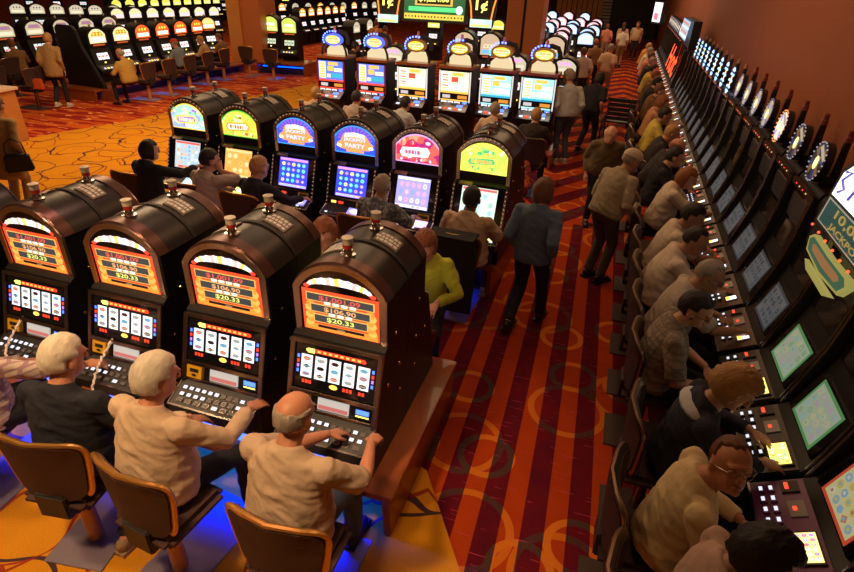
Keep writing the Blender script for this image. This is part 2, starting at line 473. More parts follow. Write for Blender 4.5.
def arch_cabinet_parts(depth=.35, widthy=.32, rise=.20, zs=1.6):
    """cabinet, hood, rims shared by the two kinds of arched machine"""
    w_ = widthy
    cab = MB()
    cab.prism([(depth, .42), (-.30, .42), (-.245, .68), (-.225, .74), (-.06, 1.26), (0, 1.29), (0, zs), (depth, zs)], -w_, w_, 0)
    # side studs
    for sx in (-1, 1):
        for (y, z) in ((.12, 1.3), (-.02, .98), (.2, .78), (.18, 1.02)):
            cab.ell((sx*(w_+.001), y, z), (.009, .012, .012), mi=1, nu=8, nv=6)
    cabinet = cab.mesh('cabinet', [BLACK, STUD], False)
    hd = MB()
    hd.arch(archpts(w_+.004, zs-.005, rise, 20), .035, depth, 0)
    hd.band(archpts(w_+.006, zs, rise+.003, 20), archpts(w_+.010, zs, rise+.007, 20), depth-.012, depth, 2)
    hood = hd.mesh('hood', [HOOD, COPPER, BLACK2], True)
    cp = MB(); cp.band(archpts(w_-.03, zs, rise-.02, 20), archpts(w_+.006, zs, rise+.004, 20), -.005, .085, 0)
    copper = cp.mesh('copper_rim', [COPPER], True)
    ch = MB(); ch.band([(w_-.045, 1.27)]+archpts(w_-.05, zs-.005, rise-.045, 20)+[(-w_+.045, 1.27)],
                       [(w_-.005, 1.26)]+archpts(w_-.003, zs, rise-.012, 20)+[(-w_+.005, 1.26)], -.022, .0, 0)
    chrome = ch.mesh('chrome_arch', [pm('champagne_metal', (.62, .52, .45), .22, metal=.95, var=.2)], True)
    return cabinet, hood, copper, chrome
def placard():
    zt = lambda x: 1.6+.20-.356+math.sqrt(.356**2-x*x)
    b = MB()
    def patch(x0, x1, y0, y1, dz, mi):
        n = max(1, int((x1-x0)/.02)); xs = [x0+(x1-x0)*k/n for k in range(n+1)]
        vs = [(x, y, zt(x)+d) for d in (-.004, dz) for y in (y0, y1) for x in xs]; m = n+1
        fs = []
        for k in range(n): fs += [(2*m+k, 2*m+k+1, 3*m+k+1, 3*m+k), (k, k+1, 2*m+k+1, 2*m+k), (m+k, 3*m+k, 3*m+k+1, m+k+1)]
        fs += [(0, 2*m, 3*m, m), (n, m+n, 3*m+n, 2*m+n)]
        b.add(vs, fs, mi)
    patch(-.215, -.05, .17, .31, .006, 0)
    r = random.Random(3)
    for j in range(3):
        x = -.205
        while x < -.08:
            wd = r.uniform(.012, .032); patch(x, x+wd, .183+j*.041, .210+j*.041, .008, 1); x += wd+.007
    return ('placard', b.mesh('placard', [pm('placard_bronze', (.16, .12, .09), .4), WHITEP]), [])
SL = Fr((0, -.225, .74), (1, 0, 0), (0, .165, .52))     # slanted front
DK = Fr((0, -.40, .70), (1, 0, 0), (0, .19, .085))        # button deck
TP = Fr((0, -.004, 1.29), (1, 0, 0), (0, 0, 1))           # upright topper
def deck_parts(lit=True, seed=0, small=True):
    b = MB(); b.prism([(-.20, .60), (-.37, .60), (-.415, .64), (-.405, .70), (-.21, .79), (-.2, .8)], -.315, .315, 0)
    deck = b.mesh('button_deck', [DECKG], False, .008)
    tr = MB(); tr.fbox(DK, -.32, .32, -.008, .004, -.004, .006, 0); tr.fbox(DK, -.322, -.312, 0, .2, -.004, .008, 0); tr.fbox(DK, .312, .322, 0, .2, -.004, .008, 0)
    kids = [('deck_trim', tr.mesh('deck_trim', [CHROME]), [])]
    lm = MB(); lm.fbox(DK, -.018, .018, -.012, .012, 0, .012, 0); lm.fbox(DK, -.013, .013, -.008, .008, .012, .0135, 1)
    r = random.Random(seed)
    for row, (v, n) in enumerate(((.135, 11), (.085, 10), (.04, 8))):
        for i in range(n):
            x = -.28+.56*(i+.5)/n
            q = MB(); wd = .018 if row < 2 else .023
            q.fbox(DK, x-wd, x+wd, v-.015, v+.015, 0, .012, 0)
            q.fbox(DK, x-wd*.8, x+wd*.8, v-.011, v+.011, .012, .0135, 1)
            on = r.random() < .5
            kids.append(('button', q.mesh('button', [CHROME, BTN_E if on else BTN_D]), []))
    return ('button_deck', deck, kids)
def arch_reel_machine():
    cabinet, hood, copper, chrome = arch_cabinet_parts()
    g = MB(); g.poly(TP, [(x, z-1.29) for x, z in archfull(.272, 1.275, 1.6, .15)], .004, 0, .01)
    N_ = 22
    pts = [(.225*math.cos(PI*i/N_), .322+(.078+.006*(i % 2))*math.sin(PI*i/N_)) for i in range(N_+1)]
    inn = [(.20*math.cos(PI*i/N_), .322+.030*math.sin(PI*i/N_)) for i in range(N_+1)]
    for i in range(N_):
        g.poly(TP, [inn[i], pts[i], pts[i+1], inn[i+1]], .008, 2 if i in (0, 21) else (1, 4, 1, 5, 1, 3)[i % 6])
    for sx in (-1, 1): g.disc(TP, sx*.225, .322, .02, .0095, 2, 7, .014)
    glass = g.mesh('topper_glass', [GLASSB, em('topper_white', (1, .9, .85), 1.6), RED_E, em('topper_gold', (1, .6, .1), 1.5), em('topper_rose', (1, .55, .5), 1.3), em('topper_lilac', (.75, .75, 1), 1.4)])
    jp = MB(); jp.fbox(TP, -.262, .262, .0, .300, 0, .007, 0)
    # printed flames down the panel edges
    for sx in (-1, 1):
        for k in range(7):
            jp.disc(TP, sx*(.205+.012*(k % 2)), .03+k*.027, .03, .0075+.0002*k, 1+(k % 2), 7, .03)
    jp.rect(TP, -.25, .25, .004, .05, .0073, 1)
    meters = []
    for (t, v, hw, mm) in (('$1,001.09', .250, .225, MET_RED), ('$106.90', .172, .20, MET_ORG), ('$20.33', .098, .18, MET_YEL)):
        q = MB(); q.fbox(TP, -hw-.008, hw+.008, v-.032, v+.028, .006, .010, 1); q.fbox(TP, -hw, hw, v-.025, v+.022, .007, .012, 0)
        wd = .032*len(t)
        q.text(TP, t, 0, v-.002, wd*.98, .038, .014, 2)
        meters.append(('jackpot_meter', q.mesh('jackpot_meter', [GREYD, em('meter_edge', (1, .6, .15), .9), mm]), []))
    for v in (.218, .138):
        for k in range(4):
            jp2 = None
    q = jp; CP = 3
    for v, n in ((.2165, 4), (.137, 3)):
        for k in range(n): q.fbox(TP, -.105+k*.058+(4-n)*.028, -.063+k*.058+(4-n)*.028, v-.007, v+.012, .012, .016, 3)
    q.fbox(TP, -.16, .16, .028, .046, .008, .011, 4); q.disc(TP, 0, .035, .03, .012, 5, 10, .008)
    panel = jp.mesh('jackpot_panel', [em('panel_red', (1, .10, .03), 1.05), em('panel_orange', (1, .33, .04), 1.15), em('panel_amber', (1, .5, .10), 1.2), em('plate_white', (1, .85, .7), 1.3), pm('dark_caption', (.03, .02, .08), .4), WHITEP])
    # reel window
    s1 = MB(); s1.fbox(SL, -.285, .285, .20, .50, .0, .012, 0)
    s1.rect(SL, -.20, -.15, .445, .475, .014, 1); s1.rect(SL, -.21, -.165, .455, .47, .0145, 1)
    s1.poly(SL, [(-.14, .45), (.20, .45), (.21, .46), (.20, .475), (-.14, .475), (-.15, .46)], .014, 2)
    for k in range(8): s1.rect(SL, -.13+k*.04, -.108+k*.04, .456, .469, .0155, 3)
    for sx in (-1, 1):
        for k in range(4): s1.rect(SL, sx*.262-.008, sx*.262+.008, .30+k*.033, .322+k*.033, .014, 4+(k % 3))
    reels = []
    symc = [pm('symbol_maroon', (.25, .03, .02), .5), pm('symbol_black', (.03, .03, .03), .5), em('symbol_red', (.9, .12, .08), .8), em('symbol_blue', (.2, .5, .75), .8), em('symbol_tan', (.7, .5, .3), .8)]
    for i in range(5):
        u = -.20+i*.10
        q = MB(); q.rect(SL, u-.04, u+.04, .275, .43, .015, 0)
        q.fbox(SL, u-.042, u-.040, .272, .433, .012, .018, 6)
        r = random.Random(50+i)
        for k in range(3):
            v = .30+k*.052
            q.disc(SL, u, v, .029, .017, 1+r.randrange(5), r.choice((6, 8, 4)), .014); q.rect(SL, u-.022, u+.022, v-.004, v+.004, .019, 1+r.randrange(5))
        reels.append(('reel', q.mesh('reel', [REEL_E]+symc+[BLACK2]), []))
    for u, n in ((-.20, 3), (.09, 3), (.20, 2)):
        q = MB(); q.rect(SL, u-.028, u+.02+(n-2)*.024, .232, .260, .0135, 1)
        for k in range(n): q.rect(SL, u-.025+k*.024, u-.008+k*.024, .235, .257, .015, 0)
        reels.append(('credit_display', q.mesh('credit_display', [RED_E, GLASSB]), []))
    q = MB(); q.disc(SL, 0, .246, .03, .015, 0, 10, .016); reels.append(('win_lamp', q.mesh('win_lamp', [AMBER_E]), []))
    win = s1.mesh('reel_window', [GLASSB, YEL_E, RED_E, em('banner_gold', (1, .6, .1), 1.4), BLUE_E, PURP_E, RED_E])
    fr = MB()
    fr.fbox(SL, -.32, .32, .505, .535, 0, .03, 0); fr.fbox(SL, -.32, .32, .165, .195, 0, .03, 0)
    fr.fbox(SL, -.322, -.288, .0, .535, 0, .028, 0); fr.fbox(SL, .288, .322, .0, .535, 0, .028, 0)
    fr.fbox(SL, -.32, .32, .05, .07, 0, .025, 0)
    frame = fr.mesh('front_frame', [FRAMEM], False, .004)
    bill = MB(); bill.fbox(SL, -.275, -.155, .072, .16, 0, .03, 0); bill.fbox(SL, -.25, -.18, .115, .14, .03, .033, 1); bill.disc(SL, -.215, .095, .02, .034, 1, 10, .01)
    sp = MB(); sp.fbox(SL, -.10, .12, .075, .155, 0, .012, 0); sp.rect(SL, -.095, .115, .08, .108, .013, 1)
    ds = MB(); ds.fbox(SL, .165, .27, .085, .15, 0, .014, 0); ds.rect(SL, .172, .263, .108, .14, .0145, 1); ds.rect(SL, .172, .263, .09, .1, .0145, 2)
    belly = MB(); belly.fbox(Fr((0, -.30, .42), (1, 0, 0), (0, .05, .24)), -.27, .27, .07, .2, 0, .01, 0)
    bl = MB(); bl.fbox(Fr((0, -.30, .42), (1, 0, 0), (0, .05, .24)), -.28, .28, .005, .06, 0, .012, 0)
    seam = MB(); seam.box(-.003, .003, .02, .13, 1.836, 1.842, 0)
    return [('cabinet', cabinet, []), ('hood', hood, []), ('copper_rim', copper, []), ('chrome_arch', chrome, []),
            ('topper_glass', glass, []), ('jackpot_panel', panel, meters), ('reel_window', win, reels), ('front_frame', frame, []),
            ('bill_acceptor', bill.mesh('bill_acceptor', [YELP, BLACK2]), []),
            ('sign_plate', sp.mesh('sign_plate', [em('lit_sign_plate', (.8, .78, .72), .6), em('pink_stripe', (.8, .25, .22), .6)]), []),
            ('ticket_display', ds.mesh('ticket_display', [BLACK2, BLUE_E, YEL_E]), []),
            deck_parts(seed=4), candle(1.80, .13), placard(),
            ('belly_glass', belly.mesh('belly_glass', [GLASSB]), []), ('kick_light', bl.mesh('kick_light', [BLUE_E]), [])]

def arch_video_machine(seed, back, edge, cells, title, screen_bg, syms, nx, nz, deck_glow, text=None, plate=True):
    """art is given as materials: back glass, its edge band, cell inks"""
    cabinet, hood, copper, chrome = arch_cabinet_parts(.40)
    dark = copper.copy(); dark.materials[0] = DBRON
    g = MB()
    full = [(x, z-1.29) for x, z in archfull(.285, 1.385, 1.57, .155)]
    g.poly(TP, full, .004, 1, .01)
    inner = [(x*.94, .26+(z-.26)*.92) for x, z in full]
    g.poly(TP, inner, .006, 0)
    r = random.Random(seed)
    if text:
        for k in range(13):     # sun rays
            a = PI*(k+.5)/13
            ca, sa = math.cos(a), math.sin(a); px, pz = -sa*.018, ca*.018
            g.poly(TP, [(ca*.06, .25+sa*.03), (ca*.235-px, .26+sa*.165-pz*.8), (ca*.235+px, .26+sa*.165+pz*.8)], .007, 4)
        g.poly(TP, [(-.2, .15), (-.25, .21), (-.19, .25), (-.15, .33), (.0, .36), (.15, .33), (.2, .26), (.25, .22), (.2, .155), (0, .135)], .0085, 3)
        g.poly(TP, [(-.14, .29), (-.13, .34), (0, .355), (.13, .34), (.14, .29), (0, .305)], .010, 5)
        g.text(TP, text[0], 0, .262, .30, .052, .011, 2); g.text(TP, text[1], 0, .195, .27, .052, .011, 2)
        g.rect(TP, -.12, .12, .115, .14, .0105, 3)
        for sx in (-1, 1): g.disc(TP, sx*.215, .185, .035, .0107, 5, 10, .02)
    else:
        g.poly(TP, [(-.19, .16), (-.22, .21), (-.19, .27), (.12, .29), (.16, .24), (.13, .18)], .010, 2)
        g.poly(TP, [(-.17, .18), (-.19, .215), (-.17, .25), (.10, .27), (.13, .235), (.11, .20)], .012, 3)
        x = -.15
        while x < .08:
            wd = r.uniform(.018, .035); g.rect(TP, x, x+wd, .20, .245, .014, 2 if r.random() < .3 else 4); x += wd+.01
        for k in range(16):
            g.disc(TP, r.uniform(-.22, .22), r.choice((r.uniform(.125, .16), r.uniform(.30, .36))), r.uniform(.012, .032), .011+k*.0002, 2+r.randrange(4), r.choice((4, 5, 8)), .02)
    glass = g.mesh('topper_glass', [back, edge]+title)
    s1 = MB(); s1.fbox(SL, -.285, .285, .125, .535, 0, .010, 0)
    pl = MB(); pl.fbox(Fr((0, -.06, 1.26), (1, 0, 0), (0, .06, .03)), -.26, -.10, -.03, .02, 0, .012, 0)
    sc = MB(); sc.rect(SL, -.21, .21, .15, .515, .013, 0)
    sc.rect(SL, -.2, .2, .48, .508, .014, 2); sc.rect(SL, -.2, .2, .155, .185, .014, 2)
    symbols(sc, SL, -.185, .185, .20, .47, nx, nz, list(range(3, 3+len(syms)-1)) if len(syms) > 1 else [2], seed, .016)
    for k in range(6): sc.rect(SL, -.19+k*.065, -.15+k*.065, .16, .18, .016, 2+r.randrange(len(syms)))
    screen = sc.mesh('video_screen', [screen_bg, BLACK2]+syms)
    fr = MB()
    fr.fbox(SL, -.322, -.295, .0, .54, 0, .03, 0); fr.fbox(SL, .295, .322, .0, .54, 0, .03, 0); fr.fbox(SL, -.3, .3, .112, .128, 0, .022, 0)
    frame = fr.mesh('front_frame', [FRAMEM], False, .004)
    bd = MB()
    for sx in (-1, 1):
        for k in range(11): bd.ell(SL.p(sx*.309, .02+k*.049, .032), (.007, .007, .007), nu=6, nv=4)
    for x, z in archpts(.30, 1.6, .178, 14)[1:-1]: bd.ell((x, -.024, z), (.008, .008, .008), nu=6, nv=4)
    pn = MB(); pn.fbox(SL, -.27, .27, .035, .105, 0, .012, 0); pn.rect(SL, -.25, -.18, .055, .085, .014, 1); pn.rect(SL, -.15, -.08, .055, .085, .014, 2)
    pn.fbox(SL, .10, .25, .035, .105, 0, .02, 3); pn.fbox(SL, .12, .23, .052, .085, .02, .024, 0)
    dg = MB(); dg.fbox(DK, .02, .25, .06, .17, 0, .008, 0); dg.disc(DK, .135, .115, .085, .010, 1, 12, .035)
    deck = deck_parts(seed=seed)
    deck = (deck[0], deck[1], deck[2][:1]+[k for i, k in enumerate(deck[2][1:]) if i >= 21])
    return [('cabinet', cabinet, []), ('hood', hood, []), ('copper_rim', dark, []), ('chrome_arch', chrome, []),
            ('topper_glass', glass, []), ('monitor_bezel', s1.mesh('monitor_bezel', [GLASSB]), [('video_screen', screen, [])]),
            ('name_plate', pl.mesh('name_plate', [pm('bronze_plate', (.30, .19, .10), .4, .5)]), []),
            ('front_frame', frame, []), ('bead_lights', bd.mesh('bead_lights', [em('bead_glow', (1, .62, .32), .45)]), []),
            ('coin_panel', pn.mesh('coin_panel', [BLACK2, AMBER_E, RED_E, YELP]), []),
            ('deck_display', dg.mesh('deck_display', [deck_glow, WHITE_E]), []), deck, candle(1.80, .17), placard()]
def back_half(depth):
    """machine seen only from behind and above: same cabinet, screen face included"""
    return None

# shelf under a row: riser bench with end panel
def bench(name, label, x0, x1, y0, y1, loc=(0, 0, 0), rz=0, h=.42, glow=0):
    t = thing(name, label, 'bench', loc, rz)
    a = MB(); a.box(x0, x1, y0, y1, h-.05, h, 0); obj('bench_top', a.mesh('bench_top', [WOOD], False, .006), t)
    for x in (x0+.02, x1-.07):
        e = MB(); e.prism([(y0+.04, 0), (y0+.01, h-.05), (y1-.01, h-.05), (y1-.04, 0)], x, x+.05, 0)
        obj('end_panel', e.mesh('end_panel', [WOOD], False, .005), t)
    k = MB(); k.box(x0+.1, x1-.1, y0+.30, y1-.30, 0, h-.05, 0); obj('plinth', k.mesh('plinth', [BLACK2]), t)
    n = MB(); n.tube([(x0+.12, y0+.27, .25), (x1-.12, y0+.27, .25)], .012, 8); obj('neon_tube', n.mesh('neon_tube', [BLUEN_E]), t)
    if h > .3 and glow:
        d = bpy.data.lights.new('neon_glow', 'AREA'); d.energy = glow; d.color = (.0, .012, 1); d.shape = 'RECTANGLE'; d.size = x1-x0-.5; d.size_y = .05
        o = bpy.data.objects.new('neon_glow', d); COL.objects.link(o); o.parent = t; o.location = ((x0+x1)/2, y0+.03, h-.075); o.rotation_euler = (math.radians(35), 0, 0)
    return t

AY = 2.65
tA = arch_reel_machine()
rowA = [(-1.38, 'rightmost of the front row, beside the aisle'), (-2.21, 'second from the right in the front row, before the man in cream'),
        (-3.04, 'third from the right in the front row, behind the man in black'), (-3.87, 'fourth from the right in the front row, with a white cord'),
        (-4.70, 'leftmost of the front row, cut off by the photo edge')]
GA = 'arched jackpot slot machines in the front row'
for i, (x, d) in enumerate(rowA):
    t = thing('slot_machine', 'arched jackpot machine, '+d, 'slot machine', (x, AY, 0), 0, GA)
    inst(tA, t)
for i, (x, d) in enumerate(rowA[:4]):
    t = thing('slot_machine', 'far-facing arched slot machine, %s of those backing onto the front row' % ('rightmost', 'second from right', 'third from right', 'leftmost')[i], 'slot machine', (x, AY+.70+.005, 0), PI, 'arched slot machines turned away from the camera')
    inst(tA, t)
bench('machine_bench', 'red wooden bench under the front row of arched machines', -5.1, -.88, AY-.42, AY+1.12, glow=190)

JB = em('jackpot_blue', (.04, .10, .9), 1.3)
tB = [
 arch_video_machine(1, art('art_meadow', [(.35, .5, 1), (.5, .7, 1), (.4, .9, .6), (1, .95, .6)], 12, 1.3), em('edge_gold', (1, .65, .08), 1.4), None,
   [em('m_yel', (1, .85, .1), 1.4), em('m_vio', (.5, .2, .8), 1.2), em('m_white', (1, .95, .85), 1.5), em('m_grn', (.2, .8, .3), 1.2)], em('scr_grey', (.6, .75, .85), 1.1),
   [em('s_red', (1, .15, .1), 1.2), em('s_oran', (1, .45, .1), 1.2), em('s_whi', (1, .9, .8), 1.3), em('s_sky', (.2, .5, 1), 1.2)], 6, 5, em('dg_cyan', (.3, .8, .9), 1.4)),
 arch_video_machine(2, art('art_gold', [(1, .72, .08), (1, .9, .4), (1, .8, .1), (1, .6, .06)], 9, 1.5), em('edge_green', (.15, .6, .05), 1.3), None,
   [em('g_org', (1, .4, .05), 1.4), em('g_white', (1, 1, .75), 1.7), em('g_red', (.9, .15, .05), 1.2), em('g_grn', (.3, .8, .1), 1.2)], em('scr_orange', (1, .42, .10), 1.35),
   [em('o_gold', (1, .65, .25), 1.4), em('o_org', (1, .35, .05), 1.3), em('o_deep', (1, .5, .12), 1.4), em('o_pale', (1, .7, .35), 1.4)], 4, 3, em('dg_gold', (1, .7, .15), 1.8)),
 arch_video_machine(3, JB, em('edge_blue', (.05, .3, 1), 1.5), None,
   [em('j_pink', (1, .65, .95), 1.7), em('j_orng', (1, .35, .1), 1.4), em('j_violet', (.28, .10, .9), 1.4), em('j_cream', (1, .85, .6), 1.8)], em('scr_blue', (.06, .08, .9), 1.2),
   [em('b_pink', (1, .35, .8), 1.4), em('b_cyan', (.2, .8, 1), 1.4), em('b_yel', (1, .8, .2), 1.4), em('b_vio', (.6, .3, 1), 1.4), em('b_teal', (.1, .9, .7), 1.2)], 5, 4, em('dg_violet', (.35, .3, 1), 1.5), text=('JACKPOT', 'PARTY')),
 None,
 arch_video_machine(5, art('art_red', [(.85, .03, .1), (1, .15, .12), (.6, .02, .2), (1, .4, .25)], 11, 1.2), em('edge_pink', (.8, .4, .8), 1.3), None,
   [em('r_white', (1, .92, .95), 1.8), em('r_blue', (.55, .75, 1), 1.6), em('r_red', (1, .1, .15), 1.4), em('r_gold', (1, .6, .2), 1.4)], em('scr_lilac', (.45, .4, 1), 1.3),
   [em('l_white', (.9, .9, 1), 1.7), em('l_pink', (1, .4, .7), 1.4), em('l_blue', (.3, .4, 1), 1.3), em('l_pale', (1, .8, .6), 1.5)], 5, 3, em('dg_pink', (.9, .5, 1), 1.8)),
 arch_video_machine(6, art('art_green', [(.75, 1, .1), (.4, .9, .15), (1, .95, .2), (.55, .95, .1)], 9, 1.5), em('edge_yellow', (.95, .9, .1), 1.4), None,
   [em('n_yel', (1, .9, .1), 1.6), em('n_grn', (.1, .65, .2), 1.2), em('n_org', (1, .5, .1), 1.4), em('n_pale', (.9, 1, .6), 1.6)], em('scr_mint', (.75, .95, .8), 1.25),
   [em('w_red', (.9, .2, .2), 1.1), em('w_grn', (.4, .8, .5), 1.1), em('w_wht', (.95, 1, .95), 1.4), em('w_cyn', (.4, .85, .9), 1.1)], 5, 3, em('dg_lime', (.8, 1, .3), 1.8)),
]
tB[3] = tB[2]
artB = ['pale blue and gold arched glass, leftmost of its row', 'golden arched glass and an orange screen', 'blue starburst glass, left of the two alike',
        'blue starburst glass, right of the two alike', 'red arched glass and a lilac screen', 'lime green arched glass at the aisle end']
xB = [-5.43, -4.58, -3.72, -2.88, -2.06, -1.25]
yB = lambda x: 6.02+.065*(-1.25-x)
for x, t0, d in zip(xB, tB, artB):
    t = thing('slot_machine', 'arched video slot machine with '+d, 'slot machine', (x, yB(x), 0), -.05, 'arched video slot machines in the middle row')
    inst(t0, t)
for x, t0, d in zip(xB, tB, ['leftmost', 'second from left', 'third from left', 'fourth from left', 'fifth from left', 'rightmost']):
    t = thing('slot_machine', d+' machine backing onto the middle row, hood in view', 'slot machine', (x+.02, yB(x)+.81, 0), PI-.05, 'machines backing onto the middle row')
    inst(t0, t)
bench('machine_bench', 'red wooden bench under the middle row of video machines', -2.4, 2.4, -.42, 1.22, (-3.34, 6.15, 0), -.05)

# ------------------------------------------------------------------ oval topped machines of the third row
def oval_machine(seed, topc, bot, arts, cell):
    b = MB(); b.box(-.37, .37, 0, .55, 0, 1.55, 0); b.prism([(0, .62), (-.28, .60), (-.30, .68), (-.02, .82), (0, .82)], -.37, .37, 0)
    cabinet = b.mesh('cabinet', [BLACK], False, .008)
    F = Fr((0, -.001, 0), (1, 0, 0), (0, 0, 1))
    tp = MB(); tp.box(-.39, .39, -.02, .57, 1.545, 1.60, 0)
    s = MB(); s.fbox(F, -.34, .34, 1.02, 1.50, 0, .012, 0)
    s.rect(F, -.33, .33, 1.03, 1.49, .014, 1)
    s.rect(F, -.33, .33, 1.03, 1.075, .016, 2); s.rect(F, -.31, -.13, 1.10, 1.47, .016, 3)
    r = random.Random(seed)
    s.rect(F, -.06, .20, 1.40, 1.47, .016, 4); s.rect(F, -.08, .08, 1.27, 1.38, .016, 5); s.rect(F, .10, .31, 1.26, 1.34, .016, 3)
    s.rect(F, .0, .31, 1.12, 1.22, .016, 6); s.rect(F, -.10, -.01, 1.12, 1.2, .016, 3)
    for k in range(6): s.rect(F, -.29, -.15, 1.12+k*.055, 1.15+k*.055, .018, 5 if k % 2 else 4)
    lp = MB(); lp.fbox(F, -.37, -.345, .85, 1.5, 0, .02, 0); lp3 = MB(); lp3.fbox(F, .345, .37, .85, 1.5, 0, .02, 0)
    pl = MB(); pl.fbox(F, -.28, -.1, .92, .99, 0, .012, 0); pl2 = MB(); pl2.fbox(F, .08, .3, .92, .99, 0, .012, 0)
    rl = []
    g = MB(); g.fbox(F, -.33, .33, .64, .90, 0, .01, 0); g.rect(F, -.32, .32, .865, .895, .012, 1)
    for i in range(3):
        q = MB(); u = -.24+i*.16; q.rect(F, u-.068, u+.068, .66, .855, .014, 0)
        for k in range(3): q.disc(F, u, .695+k*.06, .045, .016, 1+(i+k+seed) % 3, 8, .018)
        rl.append(('reel', q.mesh('reel', [REEL_E, em('reel_grey', (.3, .35, .4), .6), em('reel_rose', (.9, .3, .3), .8), em('reel_blue', (.2, .3, .8), .9)]), []))
    q = MB(); q.fbox(F, .20, .31, .66, .86, .01, .018, 0); q.disc(F, .255, .76, .04, .02, 1, 8, .07); rl.append(('side_display', q.mesh('side_display', [BLUE_E, WHITE_E]), []))
    dk = MB(); dkf = Fr((0, -.30, .68), (1, 0, 0), (0, .28, .14)); dk.fbox(dkf, -.36, .36, .01, .28, 0, .01, 0)
    for k in range(5): dk.fbox(dkf, -.3+k*.12, -.22+k*.12, .06, .11, .01, .02, 1+(k % 2))
    dk.fbox(dkf, .1, .25, .16, .24, .01, .014, 3)
    # curved arms holding the oval sign
    arms = []
    for sx in (-1, 1):
        q = MB(); q.tube([(sx*.33, .2, 1.6), (sx*.31, .2, 1.72), (sx*.26, .2, 1.83), (sx*.18, .2, 1.92), (sx*.1, .2, 1.97)], [.03, .028, .026, .024, .02], 8)
        arms.append(('sign_arm', q.mesh('sign_arm', [BLACK2], True), []))
    ov = MB(); OF = Fr((0.03, .14, 1.95), (1, 0, 0), (0, 0, 1))
    ov.disc(OF, 0, 0, .235, .03, 0, 24, .135, .09); ov.disc(OF, 0, 0, .19, .033, 1, 24, .095); ov.rect(OF, -.17, .17, -.02, .05, .036, 2); ov.rect(OF, -.10, .10, -.07, -.04, .036, 2)
    x = -.13
    while x < .12:
        wd = r.uniform(.018, .03); ov.rect(OF, x, x+wd, -.002, .042, .038, 3); x += wd+.008
    bl = MB()
    for k in range(9):
        a = PI*(.42+k*.088); bl.ell(OF.p(.27*math.cos(a), .185*math.sin(a), .02), (.02, .012, .02), nu=8, nv=6)
    bk = MB(); bk.poly(Fr((0, .30, 0), (1, 0, 0), (0, 0, 1)), [(.25, 1.6), (.24, 1.72), (.15, 1.8), (-.15, 1.8), (-.24, 1.72), (-.25, 1.6)], 0, 0, .12)
    cn = MB(); cn.lathe([(.05, 2.1), (.05, 2.15), (.03, 2.16), (.03, 2.23), (.01, 2.24)], (.05, .2, 0), 10)
    sw = MB(); sw.tube([(.0, .22, 2.10), (.15, .26, 2.12), (.28, .30, 2.08), (.33, .3, 1.98), (.34, .28, 1.85)], [(.03, .05)]*5, 8)
    return [('cabinet', cabinet, []), ('top_shelf', tp.mesh('top_shelf', [WOOD]), []), ('video_screen', s.mesh('video_screen', [BLACK2]+arts), []),
            ('edge_light', lp.mesh('edge_light', [cell]), []), ('edge_light', lp3.mesh('edge_light', [cell]), []), ('belly_plate', pl.mesh('belly_plate', [em('plate_grey', (.75, .7, .7), .9)]), []), ('belly_plate', pl2.mesh('belly_plate', [em('plate_amber', (.9, .35, .05), .9)]), []),
            ('reel_window', g.mesh('reel_window', [GLASSB, bot]), rl), ('button_deck', dk.mesh('button_deck', [DCHROME, BTN_E, RED_E, BLUE_E]), [])]+arms+[
            ('oval_sign', ov.mesh('oval_sign', [topc, em('oval_gold', (1, .62, .04), 1.4), em('oval_cream', (1, .9, .45), 1.8), em('oval_red', (.9, .25, .05), 1.2)]), [('bulb_string', bl.mesh('bulb_string', [BULB_E]), [])]),
            ('back_panel', bk.mesh('back_panel', [em('lit_cream', (.95, .78, .45), .9)]), []), ('candle', cn.mesh('candle', [pm('candle_rose', (.6, .25, .2), .4)], True), []), ('swoosh', sw.mesh('swoosh', [BLACK2], True), [])]
wh = em('c_white', (1, .95, .85), 1.8); cr = em('c_cream', (1, .8, .5), 1.6); og = em('c_orange', (1, .5, .08), 1.5); rd = em('c_red', (.95, .08, .05), 1.3); bu = em('c_blue', (.12, .2, .95), 1.3); aq = em('c_aqua', (.35, .8, .95), 1.5); tl = em('c_teal', (.05, .45, .65), 1.2)
kinds = [oval_machine(1, em('oval_blue', (.08, .15, .9), 1.4), rd, [bu, rd, cr, og, og, tl], REDP),
         oval_machine(2, em('oval_dark', (.25, .10, .02), .8), og, [cr, og, wh, og, rd, wh], em('edge_white', (.9, .85, .8), 1)),
         oval_machine(3, em('oval_dark', (.25, .10, .02), .8), aq, [aq, tl, wh, og, og, wh], em('edge_white', (.9, .85, .8), 1))]
for i, (x, k) in enumerate(zip([-5.95, -4.98, -4.05, -3.12, -2.26, -1.43], [0, 0, 1, 1, 2, 2])):
    d = ['red bordered screen, leftmost of the third row', 'red bordered screen, second of the third row', 'cream screen, left of the cream pair', 'cream screen, right of the cream pair',
         'pale blue screen, left of the blue pair', 'pale blue screen at the aisle end of the third row'][i]
    t = thing('slot_machine', 'oval topped slot machine with '+d, 'slot machine', (x, 11.4+.03*(-1.5-x), .314), -.04, 'oval topped slot machines in the third row'); t.scale = (.905, .905, .905)
    inst(kinds[k], t)

bench('machine_bench', 'red wooden bench under the third row of oval topped machines', -2.75, 2.75, -.30, .75, (-3.7, 11.47, 0), -.035, .314)

